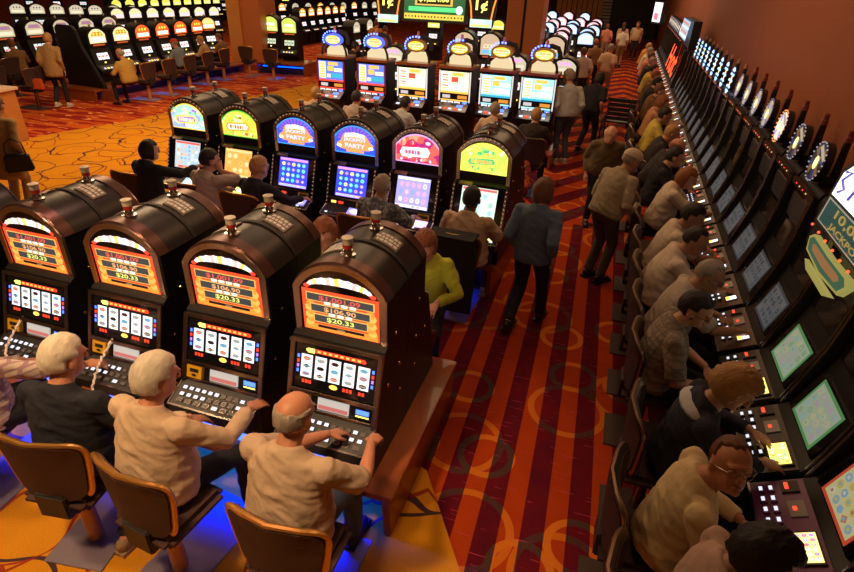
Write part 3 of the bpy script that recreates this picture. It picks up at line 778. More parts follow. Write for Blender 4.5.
# ------------------------------------------------------------------ upright machines of the background rows
def upright(topmats, reelm, arts=None, zb=0, topz=1.78, wid=.30, belly=BLACK2, glow=None, cheap=False, lower=None):
    b = MB(); b.prism([(.42, zb), (-.02, zb), (-.02, .55), (-.30, .58), (-.30, .66), (-.12, .78), (.0, 1.22), (.0, 1.28), (.42, 1.28)], -wid-.03, wid+.03, 0)
    b.arch(archfull(wid+.03, 1.27, topz-.20, .20, 10), 0, .42, 0)
    F = Fr((0, -.001, 0), (1, 0, 0), (0, 0, 1)); S_ = Fr((0, -.12, .78), (1, 0, 0), (0, .12, .44)); D_ = Fr((0, -.30, .66), (1, 0, 0), (0, .18, .12))
    g = MB(); g.poly(F, archfull(wid-.03, 1.36, topz-.2, .15, 10), .012, 0, .012)
    g.poly(F, [(-wid+.08, 1.40), (wid-.08, 1.40), (wid-.08, 1.50), (-wid+.08, 1.50)], .016, 1)
    g.poly(F, [(-wid+.10, 1.55), (wid-.10, 1.55), (wid-.15, 1.65), (-wid+.15, 1.65)], .016, 2)
    for k in range(3): g.disc(F, -.11+k*.11, 1.60, .038, .018, 3, 8, .04)
    rw = MB(); rw.fbox(S_, -.21, .21, .14, .34, 0, .012, 0)
    for k in range(3): rw.rect(S_, -.19+k*.13, -.075+k*.13, .15, .33, .014, 1)
    for k in range(3): rw.rect(S_, -.17+k*.13, -.10+k*.13, .22, .26, .016, 2)
    dk = MB(); dk.fbox(D_, -.28, .28, .02, .20, 0, .012, 0)
    for k in range(4): dk.fbox(D_, -.2+k*.11, -.14+k*.11, .05, .10, .012, .02, 1+(k % 2)*1)
    out = [('cabinet', b.mesh('cabinet', [BLACK]), []), ('topper_glass', g.mesh('topper_glass', topmats), []),
           ('reel_window', rw.mesh('reel_window', [BLACK2, reelm, RED_E if lower is None else lower]), []),
           ('button_deck', dk.mesh('button_deck', [DECKG, BTN_E, AMBER_E]), [])]
    if not cheap:
        am = MB(); am.disc(S_, 0, .07, .035, .012, 0, 8, .02); out.append(('win_lamp', am.mesh('win_lamp', [YEL_E]), []))
        sg = MB(); sg.rect(F, -.2, .2, 1.29, 1.33, .01, 0); out.append(('name_plate', sg.mesh('name_plate', [em('np_red', (.7, .12, .03), .8), em('np_amb', (.45, .25, .12), .7)]), []))
        cn = MB(); cn.lathe([(.035, topz-.01), (.035, topz+.05), (.02, topz+.06)], (0, .2, 0), 8); out.append(('candle', cn.mesh('candle', [CREAM], True), []))
    return out
SW = em('t_white', (1, .92, .72), 1.9)
uD = upright([em('t_amberedge', (1, .72, .35), 1.3), SW, em('t_red', (1, .12, .02), 1.5), em('t_yel', (1, .6, .05), 1.8)], REEL_E, zb=.30)
uD2 = upright([em('t_red', (1, .12, .02), 1.5), SW, em('t_red', (1, .12, .02), 1.5), em('t_yel', (1, .6, .05), 1.8)], REEL_E, zb=.30)
uD3 = upright([em('t_gold', (.95, .6, .15), 1.2), SW, em('t_gold2', (1, .8, .4), 1.5), em('t_yel', (1, .6, .05), 1.8)], REEL_E, zb=.30)
uF = upright([em('t_cream', (.75, .65, .42), .85), em('t_cream2', (.9, .85, .6), 1.0), em('t_rose', (.6, .25, .2), .8), em('t_vio', (.4, .25, .6), .9)], em('reel_dim', (.7, .85, .85), 1.1))
uG = upright([em('t_cream', (.75, .65, .42), .85), em('t_cream2', (.9, .85, .6), 1.0), em('t_cream3', (.85, .75, .6), .95), em('t_grey', (.3, .25, .25), .6)], em('reel_dim', (.7, .85, .85), 1.1), cheap=True)
uH = upright([em('t_pale', (.9, .75, .5), 1.1), em('t_pink', (1, .6, .8), 1.4), em('t_pale2', (.9, .75, .5), 1.2), em('t_yel', (1, .6, .05), 1.8)], REEL_E, cheap=True)
uI = upright([em('t_lemon', (.9, .8, .1), 1.2), em('t_lemon2', (1, .95, .4), 1.5), em('t_org2', (1, .55, .1), 1.3), em('t_yel', (1, .6, .05), 1.8)], REEL_E, cheap=True)
uE = upright([em('t_lime', (.62, .75, .12), 1.2), em('t_lime2', (.95, .95, .3), 1.5), em('t_ltgrn', (.75, .9, .5), 1.3), em('t_white2', (1, 1, .85), 1.9)], em('e_scr', (.75, .85, .6), 1.0), zb=.40, topz=1.90, lower=em('e_grn', (.1, .3, .15), .6))
uJ = upright([em('t_fire', (1, .3, .03), 1.5), SW, em('t_fire2', (1, .5, .05), 1.6), SW], REEL_E, cheap=True)
uK = upright([em('t_sky', (.45, .65, 1), 1.5), em('t_skyw', (.9, .95, 1), 1.9), em('t_lav', (.9, .7, 1), 1.5), em('t_skyw2', (1, 1, 1), 1.8)], REEL_E, cheap=True)
uK2 = upright([em('t_rosy', (1, .5, .6), 1.4), em('t_skyw', (.9, .95, 1), 1.9), em('t_peach', (1, .75, .5), 1.5), em('t_skyw2', (1, 1, 1), 1.8)], REEL_E, cheap=True)
uL = upright([em('l_cream', (.75, .68, .5), .9), em('l_cream2', (.85, .8, .6), 1.0), em('l_cream', (.75, .68, .5), .9), PINK_E], REEL_E, topz=1.75)
uM = upright([em('m_tan', (.75, .55, .35), .95), em('m_blue', (.15, .45, .9), 1.4), em('m_cream', (.9, .75, .5), 1.2), em('m_tan', (.75, .55, .35), .95)], REEL_E, topz=1.98)
ORD = ['first', 'second', 'third', 'fourth', 'fifth', 'sixth', 'seventh', 'eighth', 'ninth', 'tenth', 'eleventh', 'twelfth', 'thirteenth', 'fourteenth', 'fifteenth', 'sixteenth', 'seventeenth', 'eighteenth', 'nineteenth', 'twentieth']
def row(trees, pos, rz, desc, group, shared=None):
    for i, (x, y) in enumerate(pos):
        t = thing('slot_machine', shared or (desc % ORD[i]), 'slot machine', (x, y, 0), rz, group)
        inst(trees[i % len(trees)], t)
D = [(-14.35, 13.5+.93*i) for i in range(6)]
for i, (x, y) in enumerate(D):
    t = thing('slot_machine', '%s red and white topped slot machine from the near end of the left bank' % ORD[i], 'slot machine', (x-.05*i, y, 0), PI/2-.05, 'red and white topped machines of the left bank')
    inst((uD, uD, uD2, uD2, uD2, uD2)[i], t)
t = thing('slot_machine', 'gold topped slot machine at the far end of the left bank, nearest the orange column', 'slot machine', (-15.0, 19.3, 0), PI/2-.3); inst(uD3, t)
row([uF], [(-17.5, 13.2+.98*i) for i in range(-1, 5)], PI/2-.1, '%s cream topped slot machine from the left, behind the standing shopper', 'cream topped machines left of the black end panel')
row([uG], [(-25.6+.62*i, 20.2+.45*i) for i in range(8)], PI*.30, '%s pale topped slot machine from the left in the top left row', 'pale topped machines in the top left row')
row([uH], [(-20.8+.25*i, 20.9+.75*i) for i in range(7)], PI*.42, '%s pink lit slot machine from the left, behind the red topped bank', 'pink lit machines behind the left bank')
row([uI], [(-26.4, 26.6+.95*i) for i in range(10)], PI*.45, '%s lemon topped slot machine from the left along the top edge', 'lemon topped machines along the top edge')
row([uG, uI], [(-38+1.1*i, 31+1.1*i) for i in range(12)], PI*.28, '%s distant machine from the left in the farthest left row', 'distant machines in the farthest left row')
row([uJ], [(-15.9, 28.0+.93*i) for i in range(6)], PI/2-.05, '%s orange topped slot machine from the left beyond the green topped pair', 'orange topped machines beyond the green topped pair')
row([uG, uJ, uG], [(-19.5+.3*i, 30.5+1.0*i) for i in range(11)], PI/2-.2, '%s dim topped slot machine from the left at the back of the hall', 'dim topped machines at the back of the hall')
row([uE], [(-12.72, 19.95), (-11.82, 19.75)], .12, '%s green topped slot machine beside the orange column, counted from the left', 'green topped machines beside the column')
bench('machine_bench', 'brown wooden bench under the pair of green topped machines', -.6, 1.3, -.8, .5, (-12.2, 19.6, 0), .1, .40)
bench('machine_bench', 'red wooden bench under the left bank of red topped machines', -.7, 5.9, -.55, 1.0, (-14.1, 13.0, 0), PI/2-.05, .30)
ke = MB(); ke.prism([(.80, 0), (-.80, 0), (-.66, .40), (-.40, .85), (-.10, 1.35), (.0, 1.75), (.12, 1.86), (.70, 1.86), (.80, 1.78)], -.06, .06, 0)
o = obj('end_panel', ke.mesh('end_panel', [BLACK], False, .02)); o.location = (-14.25, 12.75, 0); o.rotation_euler = (0, 0, PI/2-.12)
tag(o, 'tall curved black end panel closing the near end of the left bank', 'end panel')
sk = MB(); sk.box(-.12, -.06, -1.05, 1.0, 0, .30, 0); obj('skirting_board', sk.mesh('skirting_board', [WOOD], False, .01), o)
row([uL], [(-5.65, 14.5), (-3.85, 14.5), (-2.45, 14.5), (-1.25, 14.5)], 0, '%s cream arched machine from the left, directly behind the oval topped row', 'cream arched machines behind the oval topped row')
row([uM], [(-4.5, 17.3), (-3.72, 17.3), (-1.88, 17.6)], 0, '%s blue and tan topped machine from the left, near the terracotta column', 'blue and tan topped machines near the column')
row([uK2, uK, uK], [(-2.25, 22.6), (-1.35, 22.6), (-3.15, 22.9)], -.05, '%s bright topped slot machine of the nearest cluster row beside the aisle', 'bright machines, nearest row of the far cluster')
row([uK, uK2], [(-1.45, 24.7), (-2.4, 24.9), (-3.35, 25.0), (-4.3, 25.1)], -.05, '%s mixed pastel topped slot machine behind the nearest cluster row', 'pastel topped machines behind the nearest cluster row')
row([uK2, uK], [(-1.5, 29.4), (-2.45, 29.6), (-3.4, 29.8)], -.05, '%s small pastel machine between the sky blue and rosy rows', 'small pastel machines in the far cluster')
row([uK], [(-3.3, 27.2), (-2.3, 27.0), (-1.35, 26.8), (-4.3, 27.4)], -.05, '%s sky blue topped slot machine in the second row of the far cluster', 'sky blue topped machines in the far cluster')
row([uK2], [(-4.2, 32.6), (-3.3, 32.4), (-2.35, 32.2), (-1.5, 32)], -.05, '%s rosy topped slot machine in the third row of the far cluster', 'rosy topped machines in the far cluster')
row([uK2, uK], [(-5.5, 38.4), (-4.5, 38.4), (-3.5, 38.2), (-2.5, 38)], -.05, '%s small bright slot machine in the last row of the far cluster', 'small bright machines in the last cluster row')
row([uI, uK], [(-8.2, 26), (-6.6, 28.7), (-5.5, 27)], 0, '%s slot machine from the left behind the hanging jackpot signs', 'machines behind the hanging jackpot signs')
row([uG], [(-9.9, 21.5), (-10.0, 23.0)], PI/2, '%s grey topped slot machine left of the hanging penny sign', 'grey topped machines left of the penny sign')

# hanging signs
def hanging_sign():
    t = thing('jackpot_display', 'large hanging green and gold lit jackpot display reading $1,224.66', 'display', (-5.68, 18.0, 0))
    F = Fr((0, -.06, 2.16), (1, 0, 0), (0, .12, 1))
    b = MB(); b.fbox(F, -1.05, 1.05, -.06, 1.0, -.14, 0, 0)
    obj('housing', b.mesh('housing', [BLACK2]), t)
    q = MB(); q.rect(F, -.97, .97, 0, .92, .006, 0); q.rect(F, -.95, .95, .02, .17, .009, 1)
    q.rect(F, -.82, .72, .24, .36, .010, 2); q.disc(F, .80, .30, .11, .013, 3, 12, .12)
    q.rect(F, -.62, .58, .40, .80, .010, 4); q.rect(F, -.55, .51, .44, .76, .012, 5)
    for k in range(18): q.disc(F, -.9+k*.105, .09, .03, .012, (5, 6, 0)[k % 3], 5, .035)
    q.text(F, '$1,224.66', -.02, .58, .95, .2, .016, 7)
    obj('lit_face', q.mesh('lit_face', [em('sign_green', (.02, .18, .06), .7), em('sign_gold', (1, .65, .08), 1.3), GREEN_E, em('sign_mint', (.7, 1, .8), 1.4), em('sign_gold2', (.9, .55, .1), 1.1), pm('sign_black', (.01, .01, .01), .4), RED_E, YEL_E]), t)
    for sx in (-.8, .8):
        r = MB(); r.tube([(sx, 0, 3.1), (sx, 0, 4.2)], .02, 8); obj('hanging_rod', r.mesh('hanging_rod', [BLACK2]), t)
hanging_sign()
for x, d, L in ((-7.2, 'left', .9), (-4.2, 'right', 1.0)):
    t = thing('penny_sign', 'black hanging 1¢ sign with orange neon edges, %s of the large jackpot display' % d, 'sign', (x, 18.05, 0))
    F = Fr((0, -.04, 2.05), (1, 0, 0), (0, .1, 1))
    b = MB(); b.poly(F, [(-.36, 0), (.36, 0), (.42, .5), (.40, 1.1), (-.40, 1.1), (-.42, .5)], 0, 0, .1); obj('housing', b.mesh('housing', [BLACK2]), t)
    b = MB()
    for sx in (-1, 1): b.tube([F.p(sx*.30, .2, .02), F.p(sx*.34, .5, .02), F.p(sx*.42, .85, .02), F.p(sx*.40, 1.1, .02)], .022, 8)
    obj('neon_edge', b.mesh('neon_edge', [em('neon_orange', (1, .28, .03), 1.8)]), t)
    b = MB(); b.text(F, '1¢', -.02, .55, .36, .34, .012, 0); obj('lettering', b.mesh('lettering', [YEL_E]), t)
    b = MB(); b.fbox(F, -.33, .33, -.02, .20, .0, .05, 0); b.rect(F, -.3, .3, .0, .06, .052, 1); b.rect(F, -.26, .1, .1, .17, .052, 2)
    obj('lower_plate', b.mesh('lower_plate', [em('mint_plate', (.55, .95, .8), 1.3), em('plate_gold3', (1, .8, .2), 1.3), WHITE_E]), t)
    r = MB(); r.tube([(0, 0, 3.1), (0, 0, 4.2)], .02, 8); obj('hanging_rod', r.mesh('hanging_rod', [BLACK2]), t)

# ------------------------------------------------------------------ long bank of leaning machines along the right wall (root on its deck lip)
def bank_machine(screen=None, glow=None, topper='wheel', rim=None, face=None, seed=0, detail=True, pad=None):
    w_ = .315
    prof = [(.80, 0), (.32, 0), (.30, .45), (.18, .60), (.02, .66), (0, .70), (.02, .745), (.26, .875), (.31, .93), (.42, 1.23), (.455, 1.34), (.49, 1.56), (.49, 1.84), (.53, 1.93), (.80, 1.93)]
    b = MB(); b.prism(prof, -w_, w_, 0)
    cabinet = b.mesh('cabinet', [BLACK], False, .006)
    fin = []
    for sx in (-1, 1):
        q = MB(); q.prism([(.27, .86), (.33, .90), (.43, 1.22), (.475, 1.38), (.505, 1.58), (.505, 1.84), (.46, 1.90), (.435, 1.6), (.40, 1.36), (.37, 1.24)], sx*w_-.012, sx*w_+.012, 0)
        q.tube([(sx*w_, .27, .87), (sx*w_, .365, 1.235), (sx*w_, .397, 1.36), (sx*w_, .432, 1.6), (sx*w_, .455, 1.9)], .010, 6, 1)
        fin.append(('side_fin', q.mesh('side_fin', [BLACK2, DCHROME]), []))
    DKB = Fr((0, .02, .745), (1, 0, 0), (0, .24, .13)); SCB = Fr((0, .31, .93), (1, 0, 0), (0, .11, .30)); UPB = Fr((0, .455, 1.34), (1, 0, 0), (0, .035, .22)); UP2 = Fr((0, .49, 1.56), (1, 0, 0), (0, 0, .28))
    q = MB(); q.fbox(SCB, -.25, .25, -.0, .315, 0, .012, 0)
    kids = []
    if screen:
        s = MB(); s.rect(SCB, -.19, .19, .01, .30, .014, 0); s.rect(SCB, -.17, .17, .03, .28, .015, 1)
        symbols(s, SCB, -.16, .16, .04, .27, 5, 4, list(range(2, len(screen))), seed, .017, .42)
        kids = [('video_screen', s.mesh('video_screen', screen), [])]
    bez = ('monitor_bezel', q.mesh('monitor_bezel', [GLASSB]), kids)
    u = MB(); u.fbox(UPB, -.26, .26, .02, .22, 0, .01, 0); u.fbox(UP2, -.26, .26, 0, .26, 0, .01, 0); u.fbox(UP2, -.2, .2, .03, .23, .01, .013, 1)
    up = ('upper_glass', u.mesh('upper_glass', [GLASSB, pm('dim_print', (.05, .055, .07), .25)]), [])
    dk = MB(); dk.fbox(DKB, -.30, .30, 0, .27, 0, .008, 0); dk.fbox(DKB, -.305, .305, -.012, .0, -.01, .012, 1)
    bt = []
    for i in range(2):
        for k in range(6):
            m = MB(); x = -.24+k*.075; m.fbox(DKB, x-.026, x+.026, .035+i*.05, .068+i*.05, .008, .02, 0); m.fbox(DKB, x-.014, x+.014, .042+i*.05, .06+i*.05, .02, .022, 1)
            if detail: bt.append(('button', m.mesh('button', [pad or DECKG, BTN_E]), []))
    deck = ('button_deck', dk.mesh('button_deck', [pad or DECKG, DCHROME]), bt)
    g = MB()
    if detail and glow:
        g.fbox(DKB, .07, .27, .13, .255, .0, .02, 0); g.rect(DKB, .08, .26, .14, .245, .022, 1)
        symbols(g, DKB, .085, .255, .145, .24, 6, 3, [2, 3, 4], seed, .024)
    else:
        g.fbox(DKB, .12, .22, .14, .24, .0, .012, 0); g.rect(DKB, .14, .20, .15, .235, .014, 1); g.rect(DKB, .14, .20, .15, .18, .016, 2)
    gl = ('deck_display', g.mesh('deck_display', [BLACK2]+(glow or [em('dd_white', (.8, .85, 1), 2.0), AMBER_E])), [])
    pn = MB(); pn.fbox(DKB, -.14, -.03, .16, .24, .008, .016, 0); pn.rect(DKB, -.10, -.07, .18, .2, .0175, 2)
    pan = ('card_panel', pn.mesh('card_panel', [pm('panel_plate', (.35, .33, .33), .4), BLACK2, RED_E]), [])
    pn2 = MB(); pn2.fbox(DKB, -.28, -.2, .15, .24, .008, .02, 0); pn2.rect(DKB, -.27, -.22, .17, .19, .021, 1)
    pan2 = ('bill_slot', pn2.mesh('bill_slot', [BLACK2, RED_E]), [])
    out = [('cabinet', cabinet, []), bez, up, deck, gl, pan, pan2]+fin
    if not topper: return out
    # trim strip with little red lamps under the topper
    ts = MB(); ts.fbox(UP2, -.29, .29, .285, .335, 0, .03, 0)
    for k in range(4): ts.ell(UP2.p(-.15+.1*k, .31, .03), (.007, .007, .007), mi=1+(k % 2), nu=6, nv=4)
    out.append(('lamp_strip', ts.mesh('lamp_strip', [COPPER, RED_E, em('lamp_gold', (1, .6, .2), 1.2)]), []))
    if topper == 'wheel':
        nk = MB(); nk.tube([(0, .62, 1.9), (0, .60, 2.0)], .045, 10); nk.tube([(0, .66, 1.9), (0, .66, 2.28)], [.035, .028], 8)
        out.append(('neck', nk.mesh('neck', [BLACK2], True), []))
        WF = Fr((0, .52, 2.10), (1, 0, 0), (0, .12, 1))
        d = MB(); d.disc(WF, 0, 0, .158, .02, 0, 24, None, .06); n = 12
        for k in range(n):
            a0, a1 = 2*PI*k/n, 2*PI*(k+1)/n
            d.poly(WF, [(0, 0), (.14*math.cos(a0), .14*math.sin(a0)), (.14*math.cos(a1), .14*math.sin(a1))], .022, 1+k % 3)
        d.poly(WF, [(-.05, .10), (.12, .02), (.14, .05), (-.02, .135)], .025, 4); d.disc(WF, 0, -.01, .045, .026, 5, 12, .055)
        bl = MB()
        for k in range(22): bl.ell(WF.p(.155*math.cos(2*PI*k/22), .155*math.sin(2*PI*k/22), .025), (.007, .007, .007), nu=6, nv=4)
        out.append(('wheel', d.mesh('wheel', [BLACK2]+(face or [em('wh_blue', (.04, .05, .22), .5), em('wh_amber', (.4, .2, .05), .4), pm('wh_dark', (.03, .02, .04), .3)])+[em('wh_tan', (.6, .5, .35), .7), em('wh_hub', (1, .9, .35), 1.5)]), [('bulb_ring', bl.mesh('bulb_ring', [rim or em('wh_bulb', (.65, .6, .7), .55)]), [])]))
        cn = MB(); cn.lathe([(.03, 2.27), (.03, 2.31), (.024, 2.315), (.024, 2.36), (.01, 2.37)], (0, .66, 0), 10); out.append(('candle', cn.mesh('candle', [pm('candle_red_clear', (.30, .07, .045), .3)], True), []))
    elif topper == 'star':
        WF = Fr((0, .50, 2.08), (1, 0, 0), (0, .1, 1)); d = MB(); d.disc(WF, 0, 0, .10, .01, 0, 12, .15, .05); d.disc(WF, 0, 0, .05, .014, 1, 10, .09)
        nk = MB(); nk.tube([(0, .64, 1.9), (0, .64, 2.26)], .03, 8); out.append(('neck', nk.mesh('neck', [BLACK2], True), []))
        bl = MB()
        for k in range(12): bl.ell(WF.p(.10*math.cos(2*PI*k/12), .17*math.sin(2*PI*k/12), .02), (.021, .014, .021), nu=6, nv=4)
        out.append(('star_sign', d.mesh('star_sign', [BLACK2, em('st_gold', (1, .75, .25), 1.8)]), [('bulb_ring', bl.mesh('bulb_ring', [em('st_bulb', (.35, .6, 1), 2.2)]), [])]))
        cn = MB(); cn.lathe([(.026, 2.25), (.026, 2.30), (.01, 2.33)], (0, .64, 0), 8); out.append(('candle', cn.mesh('candle', [pm('candle_tan', (.45, .25, .18), .35)], True), []))
    return out
scrG = [em('sg_edge', (.12, .35, .12), .5), em('sg_pale', (.42, .52, .36), .5), em('sg_a', (.30, .45, .25), .5), em('sg_b', (.55, .55, .35), .5), em('sg_c', (.35, .5, .5), .5), em('sg_d', (.5, .42, .45), .5)]
scrY = [em('sy_edge', (.6, .08, .03), .6), em('sy_pale', (.6, .55, .28), .6), em('sy_a', (.55, .45, .12), .6), em('sy_b', (.6, .6, .45), .6), em('sy_c', (.5, .2, .1), .6), em('sy_d', (.25, .4, .5), .6)]
scrD = [em('sd_edge', (.12, .13, .14), .25), em('sd_pale', (.22, .24, .26), .28), em('sd_a', (.15, .17, .2), .25), em('sd_b', (.28, .27, .25), .28), em('sd_c', (.12, .14, .16), .25)]
glA = [em('ga', (.95, .75, .15), 1.8), em('gb', (.1, .8, .35), 1.6), em('gc', (1, .35, .08), 1.8), em('gd', (.95, .95, .6), 2)]
glB = [em('ge', (1, .7, .25), 1.8), em('gf', (1, .15, .3), 1.5), em('gg', (.5, .3, 1), 1.5), em('gd', (.95, .95, .6), 2)]
purple = pm('purple_deck', (.20, .05, .20), .35); brownp = pm('brown_keypad', (.07, .022, .016), .4)
bkNear = [bank_machine(scrY, glB, None, seed=1, pad=purple), bank_machine(scrG, glA, None, seed=2), bank_machine(scrG, glA, None, seed=3)]
bkW = bank_machine(scrD, None, 'wheel', seed=4, pad=brownp)
bkW2 = bank_machine(scrD, None, 'wheel', rim=em('rim_amber', (1, .35, .08), 1.5), face=[em('wf_white', (.9, .8, .9), 1.1), em('wf_lil', (.55, .5, .9), .9), em('wf_w2', (1, .8, .5), 1.1)], seed=5, pad=brownp)
bkW3 = bank_machine(scrD, None, 'wheel', rim=em('rim_dim', (.3, .25, .35), .6), face=[em('wg_white', (.6, .55, .65), .7), em('wg_lil', (.35, .32, .6), .6), em('wg_gold', (.8, .55, .2), .7)], seed=6, pad=brownp)
bkD = bank_machine(scrD, None, None, seed=7, pad=brownp)
bkS = bank_machine(scrD, None, 'star', seed=8, detail=False)
bkF = bank_machine(scrD, None, 'wheel', rim=em('rim_dim', (.3, .25, .35), .6), face=[em('wf_white', (.9, .85, 1), 1.5), em('wf_lil', (.6, .6, 1), 1.3), em('wf_w2', (1, .95, .9), 1.6)], seed=9, detail=False)
NB = 38
def bankY(k): return 2.5+.67*k
for k in range(-1, NB):
    if k < 0: tr, d = bkNear[0], 'nearest leaning machine of the right bank, at the bottom right corner'
    elif k < 3: tr, d = (bkNear[0], bkNear[1], bkNear[2])[k], ('leaning machine with a yellow and red screen and a purple keypad', 'leaning machine with a pale green screen, played by the blond woman', 'second leaning machine with a pale green screen, beyond the blond woman')[k]
    elif k < 4: tr, d = bkD, 'dark leaning machine under the far end of the lit jackpot sign'
    elif k < 11: tr, d = (bkW2 if k == 6 else bkW if k < 6 else bkW3), '%s wheel topped leaning machine from the near end of the right bank' % ORD[k-4]
    elif k < 20: tr, d = bkS, '%s leaning machine with a blue bulb star, from the near end' % ORD[k-11]
    else: tr, d = (bkD if k < 26 else bkF), '%s leaning machine beyond the star topped ones of the right bank' % ORD[k-20]
    t = thing('leaning_slot_machine', 'black '+d if k > 3 else d, 'slot machine', (1.15, bankY(k), 0), -PI/2, 'leaning slot machines along the right wall')
    inst(tr, t)
# near jackpot sign over the bank
t = thing('jackpot_sign', 'white and green jackpot sign over the near end of the right bank', 'sign', (1.55, 3.95, 0), -PI/2)
F = Fr((0, .03, 1.82), (1, 0, 0), (0, .14, 1))
b = MB(); b.poly(F, [(-.62, 0), (.62, 0), (.62, .42), (.5, .50), (-.5, .50), (-.62, .40)], 0, 0, .12); b.box(-.5, -.42, .1, .2, 1.6, 1.85, 0); b.box(.42, .5, .1, .2, 1.6, 1.85, 0)
obj('housing', b.mesh('housing', [BLACK2]), t)
b = MB(); b.poly(F, [(-.57, .22), (.57, .22), (.57, .40), (.46, .47), (-.46, .47), (-.57, .38)], .006, 0)
for k, x in enumerate((-.46, -.27, -.05, .16, .38)):
    b.tube([F.p(x-.05, .40, .012), F.p(x+.04, .42, .012), F.p(x-.05, .34, .012), F.p(x+.05, .30, .012), F.p(x-.02, .26, .012)] if k % 2 == 0 else [F.p(x, .42, .012), F.p(x+.02, .34, .012), F.p(x-.01, .27, .012)], .010, 6, 1)
obj('lit_banner', b.mesh('lit_banner', [em('sign_white', (.85, .88, 1), 2.0), em('sign_violet', (.12, .08, .5), .8)]), t)
b = MB(); b.rect(F, -.57, .57, .02, .20, .006, 0); b.rect(F, -.54, .54, .03, .19, .008, 1); b.text(F, '10,000', -.02, .145, .62, .07, .012, 2); b.text(F, 'JACKPOT', -.02, .062, .62, .055, .012, 2)
obj('prize_panel', b.mesh('prize_panel', [em('panel_edge', (.6, .55, .4), .5), em('panel_green', (.04, .12, .10), .5), em('panel_gold', (.6, .42, .10), .6)]), t)
b = MB(); pts = [(-.42, -.07), (-.36, -.03), (.0, -.04), (.36, -.03), (.42, -.07), (.36, -.15), (0, -.18), (-.36, -.15)]
b.poly(F, pts, .05, 0, .04); b.poly(F, [(x*.93, -.09+(y+.09)*.78) for x, y in pts], .053, 1); b.poly(F, [(x*.7, -.09+(y+.09)*.4) for x, y in pts], .056, 2); b.poly(F, [(-.3, -.20), (.3, -.20), (.2, -.24), (-.2, -.24)], .05, 0, .03)
obj('prize_plaque', b.mesh('prize_plaque', [em('plaque_gold', (.5, .45, .12), .6), em('plaque_green', (.08, .2, .11), .5), em('plaque_red', (.5, .25, .1), .5)]), t)
b = MB()
for k in range(7): b.ell(F.p(-.48+k*.16, .0, .05), (.010, .010, .010), nu=8, nv=6)
obj('lamp_row', b.mesh('lamp_row', [em('lamp_red', (1, .10, .02), 2)]), t)
# sign and neon further down the bank
t = thing('bank_display', 'tall display block with white digits and red neon halfway down the right bank', 'display', (1.45, 17.6, 0), -PI/2)
F = Fr((0, 0, 1.98), (1, 0, 0), (0, .1, 1)); b = MB(); b.box(-1.2, 1.2, .1, .3, 1.94, 2.56, 0); b.prism([(.02, 1.9), (-.12, 1.0), (-.02, 1.0), (.12, 1.9)], 1.22, 1.36, 0); obj('housing', b.mesh('housing', [BLACK2]), t)
b = MB(); b.rect(F, -1.1, 1.1, .12, .56, .02, 0)
for j in range(4): b.rect(F, -1.0, 1.0, .16+j*.1, .21+j*.1, .03, 1+j % 2)
obj('digit_panel', b.mesh('digit_panel', [em('dp_blue', (.4, .6, .8), 1.0), em('dp_white', (.85, .85, .8), 1.1), em('dp_red', (.8, .3, .2), .9)]), t)
NF = Fr((0, -.1, 1.55), (1, 0, 0), (0, .2, 1)); b = MB(); b.text(NF, 'Hot', .1, .0, 2.6, .62, .02, 0); obj('neon_lettering', b.mesh('neon_lettering', [em('neon_red', (1, .07, .01), 2.4)]), t)
t = thing('lit_pillar_sign', 'small white and pink lit sign at the far end of the right bank', 'sign', (1.1, 27.5, 0), -PI/2+.5)
b = MB(); b.box(-.35, .35, 0, .2, 1.9, 2.75, 0); obj('housing', b.mesh('housing', [BLACK2]), t); b = MB(); F = Fr((0, -.005, 1.95), (1, 0, 0), (0, 0, 1)); b.rect(F, -.3, .3, .02, .75, .005, 0); b.rect(F, -.2, .1, .1, .35, .008, 1); obj('lit_face', b.mesh('lit_face', [em('lp_white', (.9, .85, 1), 1.6), em('lp_red', (.9, .2, .3), 1.2)]), t)

# ------------------------------------------------------------------ chairs
def chair_meshes(rim, uph, post, plate=STEEL):
    def outline(w_, z0, z1, n=28):
        pts = []
        for i in range(n):
            a = 2*PI*i/n; c, s_ = math.cos(a), math.sin(a); k = .38
            x = math.copysign(abs(c)**k, c); z = math.copysign(abs(s_)**k, s_)
            wz = w_*(1-.24*(1-(z+1)/2)); pts.append((x*wz, (z0+z1)/2+z*(z1-z0)/2))
        return pts
    out = outline(.285, .56, 1.0); n = len(out)
    def bend(x, z, off): return (x, -.235+off+1.0*x*x-.07*(z-.56), z)
    b = MB(); b.add([bend(x, z, .0) for x, z in out]+[bend(x*.96, .765+(z-.765)*.96, .055) for x, z in out]+[bend(0, .765, .0), bend(0, .765, .065)],
        [(i, (i+1) % n, 2*n) for i in range(n)]+[((i+1) % n+n, i+n, 2*n+1) for i in range(n)]+[(i, i+n, (i+1) % n+n, (i+1) % n) for i in range(n)])
    back = b.mesh('backrest', [uph], True)
    b = MB(); sel = out[-3:]+out[:n//2+4]
    b.tube([bend(x*1.01, z+.002, .025) for x, z in sel], [(.030, .017)]*len(sel), 8); rimm = b.mesh('rim', [rim], True)
    b = MB(); b.box(-.225, .225, -.23, .22, .47, .56, 0); seat = b.mesh('seat', [uph], True, .035)
    b = MB(); b.box(-.10, .10, -.25, -.16, .42, .60, 0); b.box(-.12, .12, -.2, .14, .42, .475, 0); br = b.mesh('bracket', [BLACK2], False, .01)
    b = MB(); b.tube([(0, -.05, .012), (0, -.05, .44)], [.05, .042], 14); po = b.mesh('post', [post], True)
    b = MB(); b.box(-.20, .20, -.28, .52, 0, .012, 0); pl = b.mesh('floor_plate', [plate], False, .003)
    return [('backrest', back, [('rim', rimm, [])]), ('seat', seat, []), ('bracket', br, []), ('post', po, []), ('floor_plate', pl, [])]
